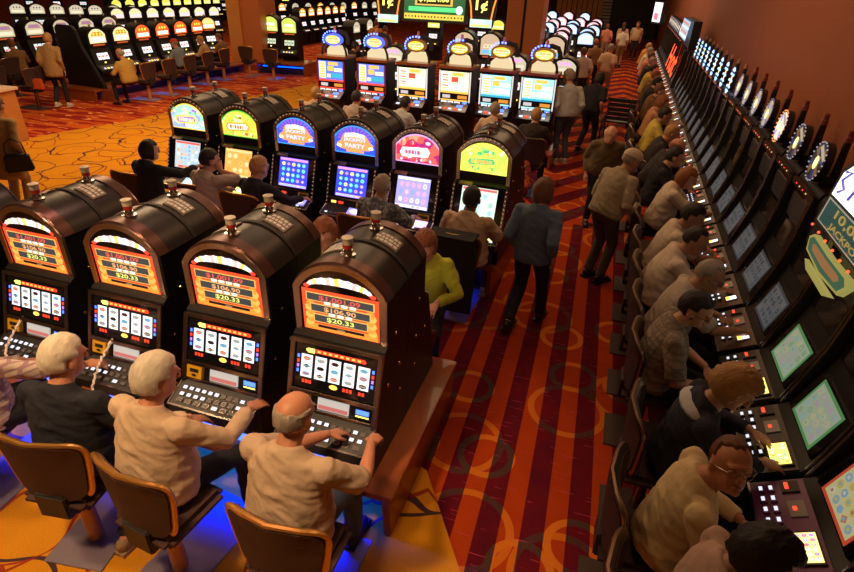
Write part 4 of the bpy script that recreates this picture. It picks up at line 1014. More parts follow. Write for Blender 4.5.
CH1 = chair_meshes(BRASS, UPH, OWOOD); CH2 = chair_meshes(DRIM, UPH2, DCHROME, pm('dark_floor_plate', (.035, .015, .012), .5))
def chair(x, y, rz, label, kind=CH1, group=None):
    t = thing('casino_chair', label, 'chair', (x, y, 0), rz, group); inst(kind, t); return t
GC = 'brass rimmed chairs of the front row'
for x, y, a, d in ((-1.20, 1.68, 0, 'holding the bald man in the beige T-shirt'), (-2.06, 1.68, -.12, 'holding the white-haired man in the cream shirt'), (-2.74, 1.68, .15, 'behind the man in black'), (-3.72, 1.68, .1, 'at the left edge under the striped shirt')):
    chair(x, y, a, 'brown brass-rimmed casino chair '+d, CH1, GC)
for x, d in ((-5.75, 'under the dark-haired woman in black at left'), (-4.78, 'behind the person in the pale T-shirt, middle row'), (-4.02, 'under the blond woman in black, middle row'), (-2.4, 'behind the man in the patterned grey shirt'), (-1.30, 'with the dark jacket hung over it')):
    chair(x, 5.28+.06*(-1.25-x), -.05, 'brown casino chair '+d, CH1, 'middle row chairs')
for y, d in ((1.76, 'under the dark-haired player at the bottom edge'), (2.36, 'holding the man looking up'), (3.02, 'behind the blond woman in navy'), (3.86, 'behind the man in the checked grey shirt'), (4.53, 'behind the man with glasses reaching forward'), (5.2, 'behind the man in the big white shirt'), (5.87, 'under the dark-haired player in white'), (6.6, 'empty beside the auburn-haired woman'), (7.4, 'in the dim gap of the right bank')):
    chair(.60 if y < 2.5 else .70, y, -PI/2, 'dark metal-rimmed chair '+d, CH2, 'right bank chairs')
for i in range(5): chair(.62, 8.6+i*1.3, -PI/2, '%s dim chair farther along the right bank' % ORD[i], CH2, 'right bank chairs, farther part')
for i, (x, y) in enumerate([(-12.6, 13.15), (-12.65, 14.05), (-12.7, 15.0), (-12.8, 16.0), (-12.9, 17.0)]):
    chair(x, y, PI/2, '%s dark chair from the left along the red topped bank' % ORD[i], CH1, 'left bank chairs')
for i, (x, y) in enumerate([(-15.0, 10.6), (-14.2, 11.0), (-16.2, 12.0)]):
    chair(x, y, PI/2, ('plum backed chair near the wooden podium at far left', 'rounded plum chair just right of the wooden podium', 'dark chair behind the standing shopper')[i], CH2)
chair(-1.20, 9.6, -.05, 'dark chair by the aisle before the pale blue oval topped machine', CH2)
chair(-12.55, 18.1, .1, 'left dark chair in front of the green topped pair', CH1)
chair(-11.45, 17.9, .1, 'right dark chair in front of the green topped pair', CH1)
# jacket hung over a chair in the middle row
b = MB(); pts = [(-.29, .16), (.27, .18), (.29, .6), (.29, .85), (.25, 1.02), (-.25, 1.02), (-.29, .85), (-.28, .6)]
b.arch(pts, -.35, -.31, 0); b.arch([(x*.9, max(z, .68)) for x, z in pts], -.15, -.12, 0); b.box(-.25, .25, -.35, -.12, 1.0, 1.025, 0)
o = obj('jacket', b.mesh('jacket', [pm('black_cloth', (.012, .012, .016), .9, bump=.4, bscale=12)], True, .012)); o.location = (-1.30, 5.28, 0); o.rotation_euler = (0, 0, -.05)
tag(o, 'black jacket draped over the chair of the man in the tan shirt', 'jacket')

# ------------------------------------------------------------------ people
PEND = []
def vox(name, mb, mats, parent, size, post=None, it=3, label=None):
    o = obj(name, mb.mesh(name, mats), parent, label)
    r = o.modifiers.new('r', 'REMESH'); r.mode = 'VOXEL'; r.voxel_size = size
    s = o.modifiers.new('s', 'SMOOTH'); s.iterations = it; s.factor = .5
    PEND.append((o, mats, post)); return o
def flush():
    bpy.context.view_layer.update()
    dg = bpy.context.evaluated_depsgraph_get()
    res = [bpy.data.meshes.new_from_object(o.evaluated_get(dg)) for o, m, p in PEND]
    for (o, mats, post), me in zip(PEND, res):
        if len(me.vertices) > 1500 and o.name.split('.')[0] in ('shirt', 'jacket', 'trousers'):
            am = .011 if o.name.startswith(('shirt', 'jacket')) else .007
            nr = [v.normal.copy() for v in me.vertices]
            for v, n_ in zip(me.vertices, nr):
                p = v.co; q = V((p.x*7+p.z*3, p.y*7-p.x*2, p.z*11+p.x*4))
                a_ = 1-2.2*abs(mnoise.noise(q)); b_ = 1-2.2*abs(mnoise.noise(q*1.9+V((5, 2, 1))))
                v.co = p+n_*(am*(a_*.7+b_*.4-.35))
        if post:
            bm = bmesh.new(); bm.from_mesh(me); tm = bpy.data.meshes.new('x'); tm.from_pydata(post.v, [], post.f)
            tm.polygons.foreach_set('material_index', post.m); bm.from_mesh(tm); bm.to_mesh(me); bm.free(); bpy.data.meshes.remove(tm)
        me.materials.clear()
        for m in mats: me.materials.append(m)
        me.polygons.foreach_set('use_smooth', [True]*len(me.polygons))
        o.modifiers.clear(); o.data = me; me.name = o.name
    PEND.clear()
# hand templates: wrist at origin, fingers along +y, palm faces -z, thumb on -x (right hand)
HANDS = {}
def make_hands():
    for pose in ('flat', 'curl'):
        b = MB()
        b.limb([(0, -.03, 0), (0, .01, 0)], [(.026, .019), (.028, .018)], 10, side=(1, 0, 0))
        b.limb([(0, .015, 0), (-.003, .05, .001), (0, .088, 0)], [(.030, .016), (.040, .015), (.040, .013)], 10, side=(1, 0, 0))
        bend = (10, 18, 14) if pose == 'flat' else (48, 58, 36)
        for k, (x, L, r, sp) in enumerate(((-.030, .072, .0085, -6), (-.010, .080, .0088, -1), (.011, .074, .0085, 4), (.031, .058, .0075, 10))):
            p = V((x, .080, 0)); pts = [p.copy()]; a = 0
            for j, fr in enumerate((.46, .30, .24)):
                a += math.radians(bend[j]); s_ = math.radians(sp)
                p = p+V((math.sin(s_)*math.cos(a), math.cos(s_)*math.cos(a), -math.sin(a)))*L*fr; pts.append(p.copy())
            b.limb(pts, [r*1.05, r, r*.95, r*.8], 8)
        t = [V((-.026, .02, -.004)), V((-.050, .045, -.012)), V((-.056, .073, -.022)), V((-.050, .094, -.032))] if pose == 'flat' else [V((-.026, .02, -.006)), V((-.046, .045, -.022)), V((-.042, .068, -.038)), V((-.026, .084, -.048))]
        b.limb(t, [.013, .012, .010, .0085], 8)
        o = bpy.data.objects.new('h', b.mesh('h', [])); COL.objects.link(o)
        r = o.modifiers.new('r', 'REMESH'); r.mode = 'VOXEL'; r.voxel_size = .0045
        s = o.modifiers.new('s', 'SMOOTH'); s.iterations = 2
        bpy.context.view_layer.update(); me = o.evaluated_get(bpy.context.evaluated_depsgraph_get()).to_mesh()
        HANDS[pose] = ([v.co.copy() for v in me.vertices], [tuple(p.vertices) for p in me.polygons])
        bpy.data.objects.remove(o)
make_hands()
def add_hand(b, wrist, d, up, right, pose, s=1.0, mi=0):
    d = d.normalized(); x = d.cross(up); x.normalize(); z = x.cross(d)
    vs, fs = HANDS[pose]; sx = 1 if right else -1
    q = [wrist+x*(v.x*sx*s)+d*(v.y*s)+z*(v.z*s) for v in vs]
    if not right: fs = [f[::-1] for f in fs]
    b.add(q, fs, mi)
def ik(S, T, l1, l2, pole):
    d = T-S; L = min(max(d.length, .08), (l1+l2)*.995); u = d.normalized(); T = S+u*L
    a = (l1*l1-l2*l2+L*L)/(2*L); h = math.sqrt(max(l1*l1-a*a, 0))
    p = pole-u*pole.dot(u); p.normalize()
    return S+u*a+p*h, T
SKIN = {'fair': pm('skin_fair', (.62, .32, .19), .5, var=.12, vscale=20), 'ruddy': pm('skin_ruddy', (.58, .25, .13), .5, var=.14, vscale=20), 'tan': pm('skin_tan', (.42, .20, .10), .5, var=.12, vscale=20), 'brown': pm('skin_brown', (.16, .07, .035), .5, var=.12, vscale=20)}
def hairmat(name, c, var):
    m, nt, b = nm(name); tc = nt.nodes.new('ShaderNodeTexCoord')
    mp = nt.nodes.new('ShaderNodeMapping'); mp.inputs['Scale'].default_value = (70, 22, 22); nt.links.new(tc.outputs['Object'], mp.inputs['Vector'])
    n = noise(nt, mp.outputs[0], 1, 3); n2 = noise(nt, tc.outputs['Object'], 18, 2)
    col = mixc(nt, n.outputs['Fac'], tuple(x*(1-var) for x in c), tuple(min(1, x*(1+var)) for x in c))
    col = mixc(nt, math_node(nt, 'MULTIPLY', n2.outputs['Fac'], .5), col, tuple(x*.6 for x in c)); nt.links.new(col, b.inputs['Base Color'])
    bp = nt.nodes.new('ShaderNodeBump'); bp.inputs['Strength'].default_value = .5; bp.inputs['Distance'].default_value = .012
    nt.links.new(n.outputs['Fac'], bp.inputs['Height']); nt.links.new(bp.outputs[0], b.inputs['Normal']); b.inputs['Roughness'].default_value = .6
    return m
HAIR = {'white': hairmat('hair_white', (.80, .70, .52), .3), 'grey': hairmat('hair_grey', (.34, .28, .21), .35), 'blond': hairmat('hair_blond', (.50, .27, .09), .4),
        'dark': hairmat('hair_dark', (.016, .011, .009), .3), 'brown': hairmat('hair_brown', (.17, .065, .025), .4), 'red': hairmat('hair_auburn', (.30, .10, .03), .4)}
def cloth(name, c, var=.12, rough=.85, pattern=None, c2=None):
    if name in MATS: return MATS[name]
    m = pm(name, c, rough, bump=.6, bscale=6.5, var=var, vscale=7)
    if pattern:
        nt = m.node_tree; b = nt.nodes['Principled BSDF']; tc = [n for n in nt.nodes if n.type == 'TEX_COORD'][0]
        sp = nt.nodes.new('ShaderNodeSeparateXYZ'); nt.links.new(tc.outputs['Object'], sp.inputs[0])
        if pattern in ('check', 'stripe'):
            a = math_node(nt, 'GREATER_THAN', math_node(nt, 'FRACT', math_node(nt, 'MULTIPLY', sp.outputs[0], 22)), .72)
            if pattern == 'check':
                a2 = math_node(nt, 'GREATER_THAN', math_node(nt, 'FRACT', math_node(nt, 'MULTIPLY', sp.outputs[2], 22)), .72); a = math_node(nt, 'MAXIMUM', a, a2)
        else:
            a = math_node(nt, 'GREATER_THAN', noise(nt, tc.outputs['Object'], 26, 2).outputs['Fac'], .55)
        nt.links.new(mixc(nt, a, c, c2), b.inputs['Base Color'])
    return m
SHOE = pm('shoe_dark', (.02, .015, .012), .5); SHOEW = pm('shoe_pale', (.6, .55, .48), .6); SHOET = pm('shoe_tan', (.34, .22, .11), .6)
LENS = pm('spectacle_metal', (.5, .42, .3), .25, 1)
PANTB = cloth('trousers_black', (.012, .012, .016)); JEANS = cloth('jeans_blue', (.07, .10, .16)); KHAKI = cloth('trousers_khaki', (.36, .25, .13)); GREYP = cloth('trousers_grey', (.10, .085, .075))

def person(x, y, rz, label, pose='sit', shirt=None, pants=None, skin='fair', hair=('short', 'grey'), sleeve='short', lean=.12, side=0., head=(0, .15), hands=None, s=1.0,
           fat=1.0, shoe=None, stride=0., group=None, glasses=False, collar=False, cap=None, open_jacket=None, hair_r=1.0, sh=.56, hpose=('flat', 'flat'), feet=None, z=0, headoff=(0, 0, 0), long_hem=0., sailor=None):
    dist = math.hypot(x, y); vx = .0085 if dist < 4.2 else .012 if dist < 8.5 else .019 if dist < 16 else .028
    t = thing('person', label, 'person', (x, y, z), rz, group)
    pz = sh+.10 if pose == 'sit' else .94*s
    pel = V((0, 0, pz))
    R = Euler((-lean, side, 0)).to_matrix()
    B = lambda a, b, c: pel+R @ V((a*s, b*s, c*s))
    neck = B(0, .015, .495)
    hs = 1.13*s
    hc = B(0, .078, .622)+V(headoff)
    hy, hp = head
    HR = Euler((0, 0, hy)).to_matrix() @ Euler((-hp, 0, 0)).to_matrix()
    hx, hf, hu = HR @ V((1, 0, 0)), HR @ V((0, 1, 0)), HR @ V((0, 0, 1))
    H = lambda a, b, c: hc+(hx*a+hf*b+hu*c)*hs
    ax = (hx*hs, hf*hs, hu*hs)
    wf = 1+.35*(fat-1)
    shl = [B(-.185*wf, 0, .415), B(.185*wf, 0, .415)]
    if hands is None:
        hands = ((-.16, .42, .80), (.16, .42, .80)) if pose == 'sit' else ((-.24, .05, .80*s), (.24, .05, .80*s))
    # ----- body (skin)
    b = MB()
    b.tube([B(0, 0, -.05), B(0, .0, .1), B(0, 0, .3), B(0, 0, .42)], [(.13*fat, .09*fat), (.12*fat, .085*fat), (.13, .085), (.10, .06)], 14, side=R @ V((1, 0, 0)))
    b.limb([B(0, 0, .40), neck, hc+hu*-.06], [.075, .066, .064], 12)
    b.ell(H(0, -.008, .025), (.077, .098, .090), ax, 16, 12)
    b.ell(H(0, .018, -.045), (.058, .070, .075), ax, 14, 10)
    b.tube([H(0, .088, .02), H(0, .108, -.015), H(0, .104, -.028)], [.009, .014, .015], 8)
    b.ell(H(0, .104, -.026), (.017, .014, .011), ax, 8, 6)
    b.ell(H(0, .082, .03), (.052, .018, .012), ax, 10, 6); b.ell(H(0, .078, -.085), (.024, .018, .018), ax, 8, 6)
    for sx in (-1, 1): b.ell(H(sx*.078, -.005, -.012), (.011, .022, .033), ax, 8, 6)
    post = MB()
    fz = dist < 14
    if fz:
        for sx in (-1, 1):
            post.ell(H(sx*.030, .0875, .008), (.013, .007, .008), ax, 8, 6, 1); post.ell(H(sx*.030, .0935, .008), (.0055, .003, .0055), ax, 6, 4, 2)
            post.ell(H(sx*.030, .093, .029), (.018, .005, .0035), ax, 8, 4, 2)
        post.ell(H(0, .091, -.058), (.023, .006, .0055), ax, 8, 4, 3)
    arms = []
    for i, sx in enumerate((-1, 1)):
        S = shl[i]; T0 = V(hands[i]); l1, l2 = .29*s, .255*s
        d = (T0-S).normalized(); Tw = T0-d*.09*s
        pole = V((sx*.75, -.25, -.8)) if pose == 'sit' else V((sx*.22, -.9, -.1))
        E_, W_ = ik(S, Tw, l1, l2, pole)
        b.limb([S, S.lerp(E_, .5), E_, E_.lerp(W_, .35), W_], [.052, .050, .044, .045, .029], 10)
        hd = (T0-W_); hd = hd if hd.length > .02 else (W_-E_)
        hd = (hd.normalized()*.6+(W_-E_).normalized()*.4)
        upv = V((sx*.2, -.25, 1)) if abs(hd.normalized().z) < .8 else V((sx*1.0, .3, 0))
        add_hand(post, W_+hd.normalized()*.012, hd, upv, i == 1, hpose[i], s*1.02)
        arms.append((S, E_, W_))
    # legs
    legs = []
    for i, sx in enumerate((-1, 1)):
        hip = V((sx*.095, .0, pz-.01))
        if pose == 'sit':
            fx = feet[i] if feet else (sx*.15, .44)
            kn = V((sx*.145, .44*s, sh+.06)); an = V((fx[0], fx[1], .10)); 
            kn, an = ik(hip, an, .45*s, .44*s, V((sx*.12, .8, .9)))
        else:
            st = stride*(1 if i else -1)
            an = V((sx*.10, st, .09+(.06 if st < 0 and stride else 0)))
            kn, an2 = ik(hip, an, .44*s, .43*s, V((0, 1, .05))); an = an2
        legs.append((hip, kn, an))
        b.limb([hip, hip.lerp(kn, .5), kn, kn.lerp(an, .35), an], [.075, .066, .05, .048, .034], 10)
        b.limb([an, an+V((0, .10, -.055))], [.034, .028], 8)
    SK = SKIN[skin]
    vox('body', b, [SK, pm('eye_white', (.75, .7, .62), .3), pm('eye_dark', (.03, .02, .015), .4), pm('lip', (.45, .13, .09), .5)], t, vx, post)
    # ----- shirt
    c = MB(); hem = -.06-long_hem
    c.tube([B(0, -.005, hem), B(0, 0, .0), B(0, .015*fat, .10), B(0, .01, .22), B(0, 0, .32), B(0, -.012, .40), B(0, -.012, .445), B(0, -.005, .478), B(0, .005, .505)],
           [(.185*fat, .140*fat), (.195*fat, .150*fat), (.19*fat, .155*fat), (.188*(1+(fat-1)*.7), .148*(1+(fat-1)*.7)), (.198*wf, .138*wf), (.19*wf, .118), (.155*wf, .098), (.105, .082), (.080, .074)], 20, side=R @ V((1, 0, 0)))
    for (S, E_, W_), sx in zip(arms, (-1, 1)):
        if sleeve == 'long': c.ell(S, (.068, .072, .064)); c.tube([S+R @ V((-sx*.07, 0, .01)), S, S.lerp(E_, .5), E_, E_.lerp(W_, .5), E_.lerp(W_, .93)], [.055, .072, .064, .057, .051, .044], 12)
        elif sleeve == 'none': c.ell(S, (.055, .06, .05))
        else: c.ell(S, (.068, .072, .064)); c.tube([S+R @ V((-sx*.07, 0, .01)), S, S.lerp(E_, .45), S.lerp(E_, .90)], [.055, .073, .071, .073], 12)
    cm = [shirt]
    vox('jacket' if open_jacket else 'shirt', c, cm, t, vx*1.1, None, 3)
    if collar or open_jacket:
        q = MB(); q.tube([neck+R @ V((.066*math.cos(a), .066*math.sin(a)-.005, -.035+.02*math.sin(a))) for a in [PI*(.62+1.76*k/10) for k in range(11)]], [(.010, .024)]*11, 8); obj('collar', q.mesh('collar', [open_jacket or shirt], True), t)
    # ----- trousers
    c = MB()
    c.ell(pel+V((0, 0, -.02)), (.165*fat, .125*fat, .12), nu=14, nv=10)
    for hip, kn, an in legs:
        c.tube([hip+V((0, -.01, 0)), hip.lerp(kn, .5), kn, kn.lerp(an, .5), kn.lerp(an, .97)], [.098*min(fat, 1.1), .085, .068, .062, .058], 12); c.ell(kn, (.066, .066, .066))
    vox('trousers', c, [pants or PANTB], t, vx*1.1)
    for (hip, kn, an) in legs:
        q = MB(); gz = max(an.z-.10, 0)
        q.box(an.x-.042, an.x+.042, an.y-.075, an.y+.19, gz, gz+.03, 0)
        q.ell((an.x, an.y+.06, gz+.035), (.047, .135, .045), nu=12, nv=8); q.ell((an.x, an.y-.02, gz+.07), (.042, .058, .05), nu=10, nv=8)
        obj('shoe', q.mesh('shoe', [shoe or SHOE], True), t)
    # ----- hair
    st, hcname = hair
    if st != 'none':
        rr = random.Random(hash(label) % 1000 if False else len(label)*7+int(x*10))
        ph = [rr.uniform(0, 6) for _ in range(6)]
        curly = st in ('curly', 'puffy')
        def fn(d):
            nz = .02*math.sin(d.x*9+ph[0])*math.sin(d.y*8+ph[1])+.015*math.sin(d.z*11+ph[2]+d.x*7)
            if curly: nz += .06*math.sin(d.x*17+ph[3])*math.sin(d.y*16+ph[4])*math.sin(d.z*15+ph[5])
            top = 1.085+(.15 if curly else 0)+(.06 if st == 'bob' else 0)
            if st in ('thin', 'fringe'): top = 1.045
            nz *= 1.3
            ear = max(.80-abs(d.x), d.z-.10, -.25-d.y)
            if st == 'fringe': f = min(.40-d.y, .38-d.z, d.z+.42, ear)
            elif st == 'thin': f = min(max(.22-d.y, d.z-.74), d.z+.42, ear)
            elif st in ('short', 'puffy', 'curly'): f = min(max(.36-d.y, d.z-.46), d.z+(.56 if st == 'short' else .65), ear if st == 'short' else 1)
            else: f = min(max(.28-d.y, d.z-.50), d.z+.97)
            f += .05*math.sin(d.x*14+ph[1])*math.sin(d.z*13+ph[2])
            m_ = min(1, max(0, (f+.07)/.14)); m_ = m_*m_*(3-2*m_)
            return .84+((top+nz)*hair_r-.84)*m_
        q = MB()
        lz = .108 if st != 'bob' else .114
        q.ell(H(0, -.012, .018 if st != 'bob' else -.002), (.080, .098, lz), ax, 36, 26, fn=fn)
        obj('hair', q.mesh('hair', [HAIR[hcname]], True), t)
    if sailor:
        q = MB(); q.ell(B(0, -.035, .425), (.165, .115, .055), tuple(R @ V(e) for e in ((1, 0, 0), (0, 1, 0), (0, 0, 1))), 16, 8); obj('sailor_collar', q.mesh('sailor_collar', [sailor], True), t)
    if cap:
        q = MB(); q.ell(H(0, -.006, .045), (.090, .112, .085), ax, 18, 10, fn=lambda d: 1 if d.z > -.1 else .85); q.ell(H(0, .10, .045), (.066, .062, .010), ax, 14, 6)
        obj('cap', q.mesh('cap', [cap], True), t)
    if glasses:
        q = MB()
        for sx in (-1, 1):
            q.tube([H(sx*.030+.021*math.cos(a), .104, .006+.016*math.sin(a)) for a in [2*PI*k/12 for k in range(13)]], .0022, 6)
            q.tube([H(sx*.051, .102, .01), H(sx*.080, .06, .01), H(sx*.084, 0, .004)], .0022, 6)
        q.tube([H(-.009, .106, .008), H(.009, .106, .008)], .0022, 6)
        obj('glasses', q.mesh('glasses', [LENS], True), t)
    return t

CRM = cloth('shirt_cream', (.66, .48, .30)); BEI = cloth('tshirt_beige', (.58, .42, .27)); BLK = cloth('shirt_black', (.012, .013, .02)); WHT = cloth('shirt_white', (.62, .52, .40)); GRYW = cloth('tshirt_greyish', (.50, .42, .34))
STR = cloth('shirt_striped', (.62, .52, .42), pattern='check', c2=(.38, .24, .26)); CHK = cloth('shirt_checked', (.30, .24, .18), pattern='check', c2=(.20, .16, .13)); HAW = cloth('shirt_patterned', (.10, .12, .14), pattern='blot', c2=(.30, .32, .32))
BLUE = cloth('jacket_blue', (.10, .16, .24)); GREYG = cloth('shirt_greygreen', (.34, .28, .18)); LIME = cloth('blazer_lime', (.50, .55, .03)); NAVY = cloth('cardigan_navy', (.02, .022, .04)); CREAMJ = cloth('jacket_cream', (.80, .62, .32))
LGR = cloth('shirt_light_grey', (.48, .52, .50)); YEL = cloth('shirt_yellow', (.62, .50, .08)); TANJ = cloth('jacket_tan', (.36, .22, .08)); GOLD = cloth('jacket_gold', (.50, .32, .07)); PNK = cloth('shirt_pink', (.62, .22, .15)); ORG = cloth('shirt_orange', (.60, .25, .04)); REDS = cloth('blouse_red', (.42, .05, .015), pattern='blot', c2=(.10, .02, .02)); DRK = cloth('jacket_dark', (.03, .022, .02)); BRN = cloth('top_brown', (.22, .11, .04)); BLUS = cloth('shirt_steel_blue', (.22, .28, .33)); OLV = cloth('vest_olive', (.14, .10, .05)); PEACH = cloth('top_peach', (.62, .30, .14)); PINKW = cloth('top_pale_pink', (.60, .40, .30))
# front row players
person(-1.28, 1.72, -.03, 'bald man in a beige T-shirt playing the machine nearest the aisle', shirt=BEI, pants=JEANS, skin='ruddy', hair=('fringe', 'grey'), sleeve='short', lean=.12, head=(-.12, .22), fat=1.32, s=1.04, hands=((.0, .58, .80), (.29, .56, .86)), hpose=('flat', 'curl'), group='front row players')
person(-2.16, 1.72, -.10, 'white-haired man in a long-sleeved cream shirt reaching to the buttons', shirt=CRM, pants=PANTB, skin='ruddy', hair=('short', 'white'), hair_r=1.06, sleeve='long', lean=.12, head=(-.25, .2), fat=1.34, s=1.05, hands=((-.10, .46, .70), (.30, .60, .86)), shoe=SHOET, collar=True, group='front row players', feet=((-.30, -.12), (.28, .42)))
person(-2.75, 1.70, .15, 'white-haired man in a black shirt seated third from the aisle', shirt=BLK, pants=PANTB, skin='ruddy', hair=('short', 'white'), hair_r=1.02, sleeve='short', lean=.10, head=(-.35, .2), fat=1.25, s=1.04, hands=((-.12, .42, .72), (.20, .42, .70)), group='front row players')
person(-3.62, 1.78, -.1, 'person in a striped shirt at the left edge stretching an arm to the buttons', shirt=STR, pants=PANTB, skin='ruddy', hair=('short', 'grey'), sleeve='long', lean=.1, head=(0, .2), hands=((-.1, .45, .75), (.42, .58, .82)), group='front row players')
# players facing the camera behind the front row
person(-1.33, 4.28, PI+.1, 'curly-haired woman in a lime green blazer behind the front row', shirt=LIME, pants=PANTB, skin='fair', hair=('curly', 'red'), sleeve='long', lean=.12, head=(.2, .3), collar=True)
person(-2.25, 4.2, PI+.1, 'blond curly-haired person mostly hidden between the two right front machines', shirt=YEL, pants=PANTB, skin='fair', hair=('curly', 'red'), lean=.12, head=(0, .3))
person(-2.95, 4.45, PI, 'person hidden behind the white-haired players\' machines, only hair showing', shirt=BRN, pants=PANTB, skin='ruddy', hair=('short', 'red'), lean=.25, head=(0, .5))
# middle row players
MR = 'middle row players'
person(-5.50, 5.42, -.15, 'dark-haired woman in a black top at the leftmost middle machine', shirt=BLK, pants=PANTB, skin='fair', hair=('bob', 'dark'), sleeve='long', lean=.10, head=(-.3, .15), hands=((-.1, .45, .8), (.35, .62, 1.0)), group=MR)
person(-4.56, 5.36, -.2, 'person in a pale T-shirt resting a hand on the cheek', shirt=GRYW, pants=PANTB, skin='fair', hair=('short', 'dark'), sleeve='short', lean=.10, head=(-.35, .15), fat=1.1, hands=((-.1, .45, .8), (.13, .22, 1.22)), group=MR)
person(-3.86, 5.35, -.2, 'blond short-haired woman in a black sleeved top', shirt=BLK, pants=PANTB, skin='fair', hair=('short', 'blond'), sleeve='long', lean=.10, head=(-.1, .15), hands=((-.1, .45, .8), (.35, .55, .82)), group=MR)
person(-2.27, 5.3, -.15, 'grey-haired man in a blotchy patterned blue-grey shirt', shirt=HAW, pants=PANTB, skin='tan', hair=('thin', 'grey'), sleeve='short', lean=.12, head=(.05, .12), fat=1.15, hands=((-.15, .48, .8), (.25, .52, .82)), group=MR)
person(-1.24, 5.3, -.05, 'broad man with black hair in a tan T-shirt at the lime green machine', shirt=BEI, pants=JEANS, skin='brown', hair=('short', 'dark'), sleeve='short', lean=.12, head=(0, .12), fat=1.35, hands=((-.15, .48, .8), (.22, .5, .82)), group=MR, shoe=SHOEW)
# aisle walkers
person(-.50, 5.2, -.22, 'woman with brown bowl-cut hair in a blue denim jacket walking up the aisle', 'stand', shirt=BLUE, pants=PANTB, skin='fair', hair=('bob', 'brown'), sleeve='long', lean=.03, head=(-.3, .1), fat=1.04, stride=.22, long_hem=.05, hair_r=1.06, hands=((-.22, .08, .82), (.22, -.02, .84)), s=.97)
person(.15, 6.6, -.75, 'stooping man in a pale flat cap and grey-green jacket in the aisle', 'stand', shirt=GREYG, pants=GREYP, skin='tan', hair=('fringe', 'grey'), sleeve='long', lean=.30, head=(-.2, .35), fat=1.18, cap=cloth('cap_pale', (.55, .46, .34)), hands=((-.24, .3, .85), (.26, .25, .86)), collar=True, s=1.0)
person(.02, 8.5, PI+.15, 'bald man in an olive vest walking towards the camera', 'stand', shirt=OLV, pants=PANTB, skin='fair', hair=('fringe', 'white'), sleeve='long', lean=.25, head=(0, .0), fat=1.1, s=.95)
person(-.84, 11.7, .5, 'man in a light grey long-sleeved shirt and dark jeans standing by the oval topped machines', 'stand', shirt=LGR, pants=JEANS, skin='fair', hair=('short', 'grey'), sleeve='long', lean=.1, head=(.6, .3), fat=1.3, shoe=SHOEW, s=1.08)
person(-.42, 12.75, -.4, 'woman in black with a strap bag walking away in the aisle', 'stand', shirt=BLK, pants=PANTB, skin='ruddy', hair=('bob', 'dark'), sleeve='short', lean=.2, head=(0, .3), fat=1.1, stride=.15)
# right bank players (facing the wall)
RB = 'players along the right bank'
def rb(y, label, x=.74, **k):
    k.setdefault('lean', .2); k.setdefault('hands', ((-.15, .52, .82), (.15, .52, .82))); k.setdefault('group', RB)
    k.setdefault('rz', -PI/2)
    rz = k.pop('rz'); person(x, y, rz, label, **k)
rb(1.83, 'dark-haired person cut off by the bottom edge, seen from above', shirt=PINKW, pants=PANTB, skin='fair', hair=('curly', 'dark'), sleeve='long', lean=.18, head=(0, .3))
rb(2.33, 'man in a cream zip jacket and maroon shirt looking up over his glasses', x=.69, shirt=CREAMJ, pants=PANTB, skin='ruddy', hair=('thin', 'brown'), sleeve='long', lean=.16, head=(-1.45, -.35), fat=1.15, glasses=True, open_jacket=cloth('shirt_maroon', (.12, .015, .01)), hands=((-.1, .42, .75), (.1, .42, .72)))
rb(3.0, 'blond woman in a navy cardigan with a white sailor collar', x=.76, shirt=NAVY, pants=PANTB, skin='fair', hair=('puffy', 'blond'), hair_r=1.04, sleeve='long', lean=.22, head=(-.3, .5), open_jacket=WHT, sailor=cloth('collar_white', (.6, .62, .66)), hands=((-.12, .50, .84), (.14, .52, .84)))
rb(3.88, 'man in a checked grey shirt with glasses and dark receding hair', x=.66, shirt=CHK, pants=PANTB, skin='fair', hair=('short', 'dark'), sleeve='short', lean=.16, head=(-.4, .3), glasses=True, collar=True, fat=1.25, hands=((.0, .42, .72), (.22, .40, .70)))
rb(4.55, 'grey crew-cut man with glasses reaching a bare arm to the buttons', x=.76, shirt=GRYW, pants=PANTB, skin='tan', hair=('thin', 'grey'), sleeve='short', lean=.28, head=(-.3, .35), glasses=True, fat=1.15, hands=((-.05, .5, .80), (.18, .66, .84)))
rb(5.25, 'heavy balding dark-haired man in a big white shirt', x=.72, shirt=WHT, pants=KHAKI, skin='tan', hair=('thin', 'dark'), sleeve='short', lean=.26, head=(-.3, .35), fat=1.4, hands=((-.05, .5, .80), (.14, .64, .84)))
rb(5.92, 'dark-haired player in a white shirt beyond the heavy man', x=.76, shirt=WHT, pants=PANTB, skin='tan', hair=('short', 'dark'), sleeve='short', lean=.25, head=(-.2, .35), fat=1.15, hands=((-.05, .6, .82), (.14, .66, .84)))
rb(7.3, 'auburn-haired woman in a white top reaching with a bare arm', x=.80, shirt=WHT, pants=PANTB, skin='fair', hair=('bob', 'red'), sleeve='short', lean=.26, head=(-.2, .35), fat=1.1, hands=((-.05, .6, .82), (.10, .66, .84)))
rb(8.2, 'person in a black top just past the auburn-haired woman', shirt=BLK, pants=PANTB, skin='fair', hair=('short', 'dark'), sleeve='long')
rb(8.95, 'bald man in a dark brown jacket bending to his machine', shirt=DRK, pants=PANTB, skin='ruddy', hair=('fringe', 'red'), sleeve='long', fat=1.25, lean=.35)
rb(9.8, 'sandy-haired broad man in a dark coat', shirt=DRK, pants=PANTB, skin='ruddy', hair=('short', 'blond'), sleeve='long', fat=1.3, lean=.3)
rb(11.1, 'person in a yellow shirt with short dark hair', shirt=YEL, pants=PANTB, skin='tan', hair=('short', 'dark'), sleeve='short', fat=1.1)
rb(12.3, 'brown-haired person in a peach top reaching out', shirt=PEACH, pants=PANTB, skin='fair', hair=('puffy', 'red'), hands=((-.05, .6, .9), (.10, .66, .9)))
